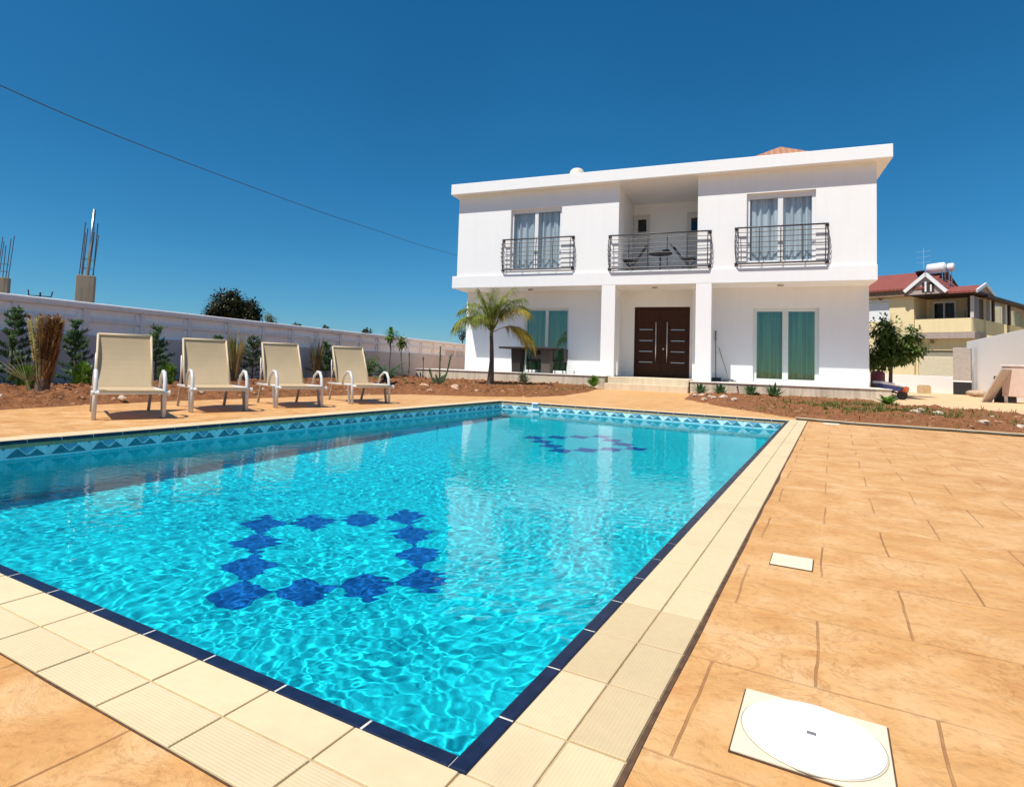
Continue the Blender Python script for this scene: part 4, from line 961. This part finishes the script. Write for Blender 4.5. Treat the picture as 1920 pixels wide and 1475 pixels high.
m = MB(); m.box(-4.745, -3.665, .06, .10, 3.705, 4.785); w = m.build('window', PVC, NB); m = MB(); m.box(-4.80, -3.60, -.03, .06, 4.79, 4.90); m.build('shutter_box', PVC, w)
m = MB(); m.box(-8.1, -2.56, -.30, 1.0, 4.99, 5.40); m.build('eave', SOFF, NB)
# main roof with ridge along the front
def gable_roof(m, s0, s1, v0, v1, ze, zr, th=.10):
    vm = (v0+v1)/2
    m.quad((s0,v0,ze), (s1,v0,ze), (s1,vm,zr), (s0,vm,zr)); m.quad((s1,v1,ze), (s0,v1,ze), (s0,vm,zr), (s1,vm,zr))
    m.quad((s0,v0,ze-th), (s0,vm,zr-th), (s1,vm,zr-th), (s1,v0,ze-th)); m.quad((s0,v1,ze-th), (s1,v1,ze-th), (s1,vm,zr-th), (s0,vm,zr-th)); m.quad((s0,v0,ze-th), (s1,v0,ze-th), (s1,v0,ze), (s0,v0,ze))
m = MB(); gable_roof(m, -8.3, -1.75, -.42, 5.4, 5.41, 6.62); m.build('roof', ROOFRED, NB)
# front gable
m = MB(); m.quad((-2.62,-.38,5.02), (-1.0,-.38,5.02), (-1.0,-.38,5.12), (-1.8,-.38,6.0), (-2.62,-.38,5.15)); m.build('gable', PINK, NB)
m = MB(); m.quad((-2.75,-.42,5.22), (-1.8,-.42,6.10), (-1.8,3.,6.10), (-2.75,3.,5.22)); m.quad((-.88,-.42,5.05), (-.88,3.,5.05), (-1.8,3.,6.10), (-1.8,-.42,6.10)); m.build('gable_roof', ROOFRED, NB)
m = MB(); m.bar((-2.80,-.46,5.20), (-1.78,-.46,6.08), .07, .17, (0,1,0)) if False else None
for a, b in (((-2.78,5.20), (-1.79,6.08)), ((-1.81,6.08), (-.90,5.08))):
    A, B_ = Vector((a[0],-.46,a[1])), Vector((b[0],-.46,b[1])); d = (B_-A).normalized(); nrm = Vector((-d.z,0,d.x)); m.obox((A+B_)/2, d*(B_-A).length/2, (0,.05,0), nrm*.085)
m.build('bargeboard', PVC, NB)
m = MB(); m.box(-2.0,-1.45,-.40,-.385,5.12,5.62); g = m.build('gable_opening', DARKB, NB); m = MB(); m.box(-1.86,-1.78,-.45,-.405,5.14,5.66); m.box(-1.62,-1.55,-.45,-.405,5.14,5.50); m.build('baluster', PVC, g)
# balcony
m = MB(); m.box(-2.62, .12, -.02, 1.8, 2.72, 3.03); m.build('balcony_slab', PINK, NB)
m = MB(); m.box(-2.46, .0, -.03, .10, 3.03, 3.74); m.box(-.10, .02, .10, 5.2, 3.03, 3.75); m.box(-.10, .02, 6.2, 12, 3.03, 3.78); m.build('parapet', YELLOW, NB)
m = MB(); m.box(-2.55, .3, -.32, 1.85, 4.96, 5.06); m.build('balcony_ceiling', DARKB, NB)
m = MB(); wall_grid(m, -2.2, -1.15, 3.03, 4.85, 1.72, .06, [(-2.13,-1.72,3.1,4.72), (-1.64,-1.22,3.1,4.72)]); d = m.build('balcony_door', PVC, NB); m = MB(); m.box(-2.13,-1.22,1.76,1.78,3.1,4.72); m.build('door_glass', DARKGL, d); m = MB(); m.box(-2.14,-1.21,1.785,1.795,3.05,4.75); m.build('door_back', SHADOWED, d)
m = MB(); m.box(-.92,-.75,.9,1.0,3.04,4.0); m.box(-.70,-.55,1.0,1.1,3.04,4.2); m.build('folded_panel', m_plain('tan_wood', (.45,.31,.16), .6), NB)
m = MB(); m.box(-.5, .0, 1.2, 1.79, 3.04, 4.95); m.build('dark_partition', DARKB, NB)
# second roof over the balcony, its gable facing right
m = MB(); gable_roof(m, -1.05, .30, -.42, 2.3, 5.07, 5.48); m.build('low_roof', ROOFRED, NB)
m = MB()
for a, b in (((-.46,5.02), (.95,5.50)), ((.93,5.50), (2.4,4.98))):
    A, B_ = Vector((.34,a[0],a[1])), Vector((.34,b[0],b[1])); d = (B_-A).normalized(); nrm = Vector((0,-d.z,d.x)) if False else d.cross(Vector((1,0,0))); m.obox((A+B_)/2, d*(B_-A).length/2, (.04,0,0), nrm*.075)
m.build('side_bargeboard', PVC, NB)
m = MB(); m.quad((.28,-.3,5.0), (.28,2.2,5.0), (.28,.95,5.42)); m.build('side_gable', PINK, NB)
# covered side porch
m = MB(); m.box(-.3, .42, 1.2, 13., 4.86, 4.98); m.build('porch_roof', DARKB, NB)
PW_ = m_plain('porch_post', (.60,.54,.50), .6, .06)
for v, w_, mm in ((.12,.10,PW_), (2.75,.22,PW_), (3.35,.22,DARKB), (5.45,.35,PW_), (6.2,.25,DARKB), (9.6,.3,PW_)):
    m = MB(); m.box(-.08, .06, v-w_/2, v+w_/2, 3.76, 4.86); m.build('post', mm, NB)
for v0, v1, z0, z1, mm in ((.25,2.6,3.76,4.80,GSH), (3.6,5.2,3.76,4.7,GLASSB), (6.5,9.3,3.80,4.62,GLASSB)):
    m = MB(); m.box(-.05, -.01, v0, v1, z0, z1); w = m.build('porch_window', mm, NB); m = MB(); m.box(-.05,.01,v0,v1,z1,4.855); m.build('header', PINK, w)
    m = MB(); m.box(-.12, -.10, v0, v1, z0, z1); m.build('blind', m_plain('pale_blue_blind', (.42,.52,.56), .7), w)
# shutter door below
m = MB(); m.box(-2.41,-.82,.33,.36,0,1.80); sh = m.build('roller_shutter', CRS, NB); m = MB(); m.box(-2.41,-.82,.34,.40,1.80,2.11); m.build('shaded_shutter_top', m_plain('shaded_shutter_top', (.30,.27,.20), .7), sh)  # dark strip at the shutter top: recess shade put into its colour
m = MB()
for i in range(14): m.box(-2.40,-.83,.322,.3295,.1+i*.12,.1+i*.12+.10)
m.build('slat_face', CRS, sh)
for s, v, z in ((-4.05,-.05,4.95), (-1.75,.24,2.55)):
    m = MB(); m.ball((s, v-.08, z), .10, 3, .05, 10); m.build('wall_lamp', SOFF, NB, smooth=True)
# solar tank on the roof (rests on it: a thing of its own)
def nbp(s, v, z): return (20.31+.855*s+.518*v, 17.5-.518*s+.855*v, z)
st = thing('solar_water_tank', 'white solar water tank on a stand above the red roof', 'tank', nbp(-1.95, 1.6, 6.08), math.atan2(-.518,.855)); st.scale = (.86,)*3
m = MB(); m.tube([(-.52,0,.62), (-.46,0,.62), (.40,0,.66), (.46,0,.66)], [.24,.33,.33,.24], 20); m.build('tank_body', m_plain('white_enamel', (.80,.80,.80), .3, .02), st, smooth=True)
m = MB(); m.tube([(.5,.2,.66), (.55,.2,.66), (.80,.2,.66), (.85,.2,.66)], [.18,.26,.26,.18], 16); m.build('end_tank', bpy.data.materials['white_enamel'], st, smooth=True)
m = MB()
for s in (-.4, .35, .7):
    for v in (-.2, .25): m.bar((s,v,-.5), (s,v,.5), .04, .04)
m.bar((-.5,-.2,.30), (.8,-.2,.34), .04, .04); m.build('stand', STEEL, st)
m = MB(); m.obox((-.75,-.1,.18), (.24,0,.02), (0,.5,-.3), (0,.015,.025)); m.build('collector_panel', BLACK, st)
m = MB(); q = nbp(-2.5, 1.4, 5.9); m.tube([q, (q[0], q[1], 7.8)], .009, 6)
for z in (7.0, 7.3, 7.6): m.bar((q[0]-.3, q[1]+.2, z), (q[0]+.3, q[1]-.2, z), .008, .008)
tag(m.build('roof_antenna', m_plain('pale_steel', (.5,.55,.6), .4)), 'thin pale aerial mast above the neighbour house roof', 'aerial')

# ------------------------------------------------------------------ right side of the yard
m = MB(); m.bar((13.2,11.42,.37), (18.95,13.75,.37), .16, .80); tag(m.build('garden_wall', WHITE, bevel=.012), 'low white garden wall in front of the yellow house', 'wall')
m = MB(); a, b = Vector((19.14,13.75)), Vector((17.52,-1.9)); m.bar((a.x,a.y,1.15), (b.x,b.y,1.15), .20, 2.40); tag(m.build('side_wall', m_stucco('bright_white_paint', (.92, .92, .91), .01), bevel=.012), 'tall plain white wall along the right side of the yard', 'wall')
c = thing('metal_cabinet', 'tall grey corrugated cabinet standing on a dark base beside the tall white wall', 'cabinet', (18.42,12.1,0), R(-20))
m = MB(); m.box(-.30,.30,-.25,.25,.60,2.0); m.build('cabinet_body', m_plain('grey_sheet', (.42,.37,.32), .6, .1), c, bevel=.01)
m = MB()
for i in range(7): m.box(-.28+i*.082,-.28+i*.082+.04,-.265,-.251,.66,1.96)
m.build('rib', bpy.data.materials['grey_sheet'], c); m = MB(); m.box(-.33,.33,-.28,.28,.54,.60); m.build('shelf', PVC, c); m = MB(); m.box(-.30,.30,-.26,.26,0,.54); m.build('dark_base', BLACK, c, bevel=.01)
m = MB(); m.box(-.21,.21,-.15,.15,0,.32); m.box(-.18,.18,-.13,.13,.32,.36); o = m.build('stone_block', m_plain('tan_block', (.52,.38,.22), .85, .15, 8, .5), bevel=.025); o.location = (17.0,11.9,.0); o.rotation_euler = (0,0,R(25)); tag(o, 'small tan stone block at the foot of the low white wall', 'block')
c = thing('storage_box', 'pinkish box on short legs against the tall white wall at the photo edge', 'box', (17.56,3.40,0), R(-38))
m = MB(); m.box(-.46,.46,-.3,.3,.20,1.10); m.build('box_body', m_plain('pinkish_panel', (.60,.46,.38), .6, .05), c, bevel=.015); m = MB(); m.box(-.49,.49,-.33,.33,1.10,1.15); m.build('lid', m_plain('pale_lid', (.66,.60,.54), .5), c, bevel=.008)
for sx in (-.38,.38):
    for sy in (-.22,.22): m = MB(); m.box(sx-.04,sx+.04,sy-.04,sy+.04,0,.20); m.build('leg', PVC, c)
m = MB(); m.obox((0,0,.53), Vector((.30,0,.53)), Vector((0,.34,0)), Vector((-.02,0,.0115))); o = m.build('leaning_board', m_plain('grey_board', (.46,.39,.33), .7, .1), bevel=.004); o.location = (16.80,3.20,.012); o.scale = (.85,.95,.95); o.rotation_euler = (0,0,R(-38)); tag(o, 'grey board leaning on the pinkish box', 'board')
m = MB(); m.obox((0,0,.40), (.012,0,0), (0,.28,0), (0,0,.40)); o = m.build('dark_panel', BLACK); o.location = (17.10,3.48,.0); o.rotation_euler = (0,0,R(50)); tag(o, 'dark panel standing in the gap between leaning board and pinkish box', 'board')
m = MB(); m.ball((0,0,.13), .34, 5, .3, 14, (1.1,.7,.42)); o = m.build('sack', m_plain('grey_tan_sack', (.40,.30,.21), .9, .2, 8, .5), smooth=True); o.location = (18.15,9.3,.0); tag(o, 'grey tan sack slumped at the foot of the tall white wall', 'sack')
# wheelbarrow at the corner of the villa
w = thing('wheelbarrow', 'wheelbarrow with blue and white tray and orange front at the villa corner', 'wheelbarrow', (13.80,1.75,0), R(20))
w.scale = (.8,.8,.9)
BLUE = m_plain('blue_paint', (.03,.07,.32), .4); ORNG = m_plain('orange_paint', (.55,.13,.05), .5, .2); WHT = m_plain('white_paint', (.78,.78,.80), .4)
def tray(z0, z1, x0, x1, wx, wy, wy1):
    m = MB(); n = 0; m.v += [(x0+wx,-wy,z0), (x1-wx,-wy,z0-.08), (x1-wx,wy,z0-.08), (x0+wx,wy,z0), (x0,-wy1,z1), (x1,-wy1,z1-.1), (x1,wy1,z1-.1), (x0,wy1,z1)]
    for f in ((0,3,2,1), (0,1,5,4), (1,2,6,5), (2,3,7,6), (3,0,4,7)): m.f.append(f); m.m.append(0)
    return m
o = tray(.36,.56,-.42,.36,.10,.17,.28).build('tray', BLUE, w); sd = o.modifiers.new('solid','SOLIDIFY'); sd.thickness = .015
m = MB(); m.tube([(-.42,-.28,.56), (.36,-.28,.46), (.36,.28,.46), (-.42,.28,.56), (-.42,-.28,.56)], .04, 8); m.box(-.3,.25,-.22,.22,.50,.53); m.build('rim', WHT, w)
m = MB(); m.obox((.47,0,.36), Vector((.11,0,-.03)), (0,.2,0), Vector((.02,0,.09))); m.build('front_guard', ORNG, w, bevel=.015)
m = MB(); m.tube([(.46,-.04,.17), (.46,.04,.17)], [.17,.17], 20); m.build('wheel', BLACK, w)
for s in (-1,1):
    m = MB(); m.tube([(-.85,.26*s,.52), (-.3,.22*s,.36), (.46,.06*s,.17)], .018, 8); m.build('handle', BLACK, w); m = MB(); m.tube([(-.18,.2*s,.34), (.06,.2*s,.01), (.12,.2*s,.01)], .016, 8); m.build('leg', BLACK, w)
c = thing('plastic_drum', 'maroon and black drum behind the wheelbarrow at the villa corner', 'drum', (13.72,3.0,0)); m = MB(); m.lathe((0,0,.30), [(.19,0), (.2,.05), (.2,.45), (.17,.52), (.06,.55)], 18); m.build('drum_body', m_plain('maroon_plastic', (.16,.03,.03), .45), c, smooth=True); m = MB(); m.lathe((0,0,0), [(.24,0), (.24,.30)], 18); m.build('drum_foot', BLACK, c)

# ------------------------------------------------------------------ lids set into the deck
def pl_ob(m, name, mats, par, a, b, **k):
    o = m.build(name, mats, par, **k); return o
def lid(label, a, b, wa, wb, round_=True):
    x, y, _ = P(a, b); t = thing('skimmer_lid', label, 'lid', (x, y, 0), ANG, 'white lids set into the deck')
    m = MB(); m.box(-wa/2-.003, wa/2+.003, -wb/2-.003, wb/2+.003, -.01, .003); m.build('joint', GAP, t)
    m = MB(); m.box(-wa/2, wa/2, -wb/2, wb/2, .0, .007); m.build('plate', m_plain('cream_plate', (.78,.68,.48), .5, .05, 20, .1) if 'cream_plate' not in bpy.data.materials else bpy.data.materials['cream_plate'], t, bevel=.002)
    if round_:
        m = MB(); r_ = min(wa, wb)*.495; m.lathe((0,0,.0072), [(r_,0), (r_,.003), (r_-.004,.0045), (.012,.0055)], 48); d = m.build('disc', m_plain('white_lid', (.88,.88,.86), .35, .01), t, smooth=False)
        m = MB(); m.box(-.008,.008,-.004,.004,.0127,.0145); m.build('catch', GSH, d)
        m = MB(); rr = r_+.0015; n_ = 48
        for k in range(n_):
            q0, q1 = 6.2832*k/n_, 6.2832*(k+1)/n_; m.quad((rr*math.cos(q0),rr*math.sin(q0),.0076), ((rr+.0022)*math.cos(q0),(rr+.0022)*math.sin(q0),.0076), ((rr+.0022)*math.cos(q1),(rr+.0022)*math.sin(q1),.0076), (rr*math.cos(q1),rr*math.sin(q1),.0076))
        m.build('rim_gap', m_plain('lid_gap', (.40,.34,.24), .8), t)
    return t
lid('large square lid with white disc set in the deck nearest the pool corner', -.505, 8.42, .258, .245)
lid('narrow cream lid in the deck halfway along the pool', -.41, 7.24, .135, .145, False)
lid('pale lid in the deck by the far pool corner', -.53, .06, .20, .26, False)

# ------------------------------------------------------------------ camera
def setcam():
    f, cx, cy, yaw, pitch, roll, x, y, z = [1125.9133,920.0857,617.0523,.3984,.0557,.0331,9.7579,-19.4172,.6995]
    cw, sw = math.cos(yaw), math.sin(yaw); cp, sp = math.cos(pitch), math.sin(pitch)
    fw = Vector((-sw*cp, cw*cp, sp)); r = Vector((cw, sw, 0)); u = r.cross(fw); c, s = math.cos(roll), math.sin(roll)
    r2 = c*r+s*u; u2 = -s*r+c*u; cam = bpy.data.cameras.new('camera'); o = bpy.data.objects.new('camera', cam); COL.objects.link(o)
    o.matrix_world = Matrix(((r2.x,u2.x,-fw.x,x), (r2.y,u2.y,-fw.y,y), (r2.z,u2.z,-fw.z,z), (0,0,0,1)))
    cam.sensor_fit = 'HORIZONTAL'; cam.sensor_width = 36; cam.lens = 36*f/1920
    cam.shift_x = (960-cx)/1920; cam.shift_y = (cy-737.5)/1920; cam.clip_start = .05; cam.clip_end = 8000
    S.camera = o
setcam()
# ------------------------------------------------------------------ daylight
SUN = Vector((.22, .48, -1)).normalized()
sl = bpy.data.lights.new('sun', 'SUN'); sl.energy = 5.0; sl.angle = R(.53); sl.color = (1, .955, .89); so = bpy.data.objects.new('sun', sl); COL.objects.link(so)
so.rotation_euler = SUN.to_track_quat('-Z', 'Y').to_euler(); sl.cycles.is_caustics_light = True
wd = bpy.data.worlds.new('World'); S.world = wd; wd.use_nodes = True; t = wd.node_tree; bg = t.nodes['Background']
sk = t.nodes.new('ShaderNodeTexSky'); sk.sky_type = 'NISHITA'; sk.sun_disc = False; sk.sun_elevation = R(62.2); sk.sun_rotation = math.atan2(-.22, -.48); sk.dust_density = 0.; sk.air_density = 1.; sk.ozone_density = 3.
sp = t.nodes.new('ShaderNodeSeparateColor'); cb = t.nodes.new('ShaderNodeCombineColor'); t.links.new(sk.outputs[0], sp.inputs[0])
for i, (gain, pw_) in enumerate(((.115, 1.5), (.67, .92), (.985, .90))):      # deeper, more even blue
    a_ = t.nodes.new('ShaderNodeMath'); a_.operation = 'POWER'; a_.inputs[1].default_value = pw_; b_ = t.nodes.new('ShaderNodeMath'); b_.operation = 'MULTIPLY'; b_.inputs[1].default_value = gain
    t.links.new(sp.outputs[i], a_.inputs[0]); t.links.new(a_.outputs[0], b_.inputs[0]); t.links.new(b_.outputs[0], cb.inputs[i])
tc = t.nodes.new('ShaderNodeTexCoord'); nz = t.nodes.new('ShaderNodeTexNoise'); nz.inputs['Scale'].default_value = 2.2; nz.inputs['Detail'].default_value = 5
mr = t.nodes.new('ShaderNodeMapRange'); mr.inputs[1].default_value = .3; mr.inputs[2].default_value = .7; mr.inputs[3].default_value = .955; mr.inputs[4].default_value = 1.05
mx = t.nodes.new('ShaderNodeVectorMath'); mx.operation = 'SCALE'; t.links.new(tc.outputs['Generated'], nz.inputs['Vector']); t.links.new(nz.outputs['Fac'], mr.inputs[0]); t.links.new(cb.outputs[0], mx.inputs[0]); t.links.new(mr.outputs[0], mx.inputs['Scale'])
t.links.new(mx.outputs[0], bg.inputs[0]); bg.inputs[1].default_value = .10
S.view_settings.view_transform = 'Standard'; S.view_settings.look = 'None'; S.view_settings.exposure = .15; S.view_settings.gamma = 1
S.cycles.use_denoising = True
S.cycles.max_bounces = 10; S.cycles.transparent_max_bounces = 16; S.cycles.sample_clamp_indirect = 6
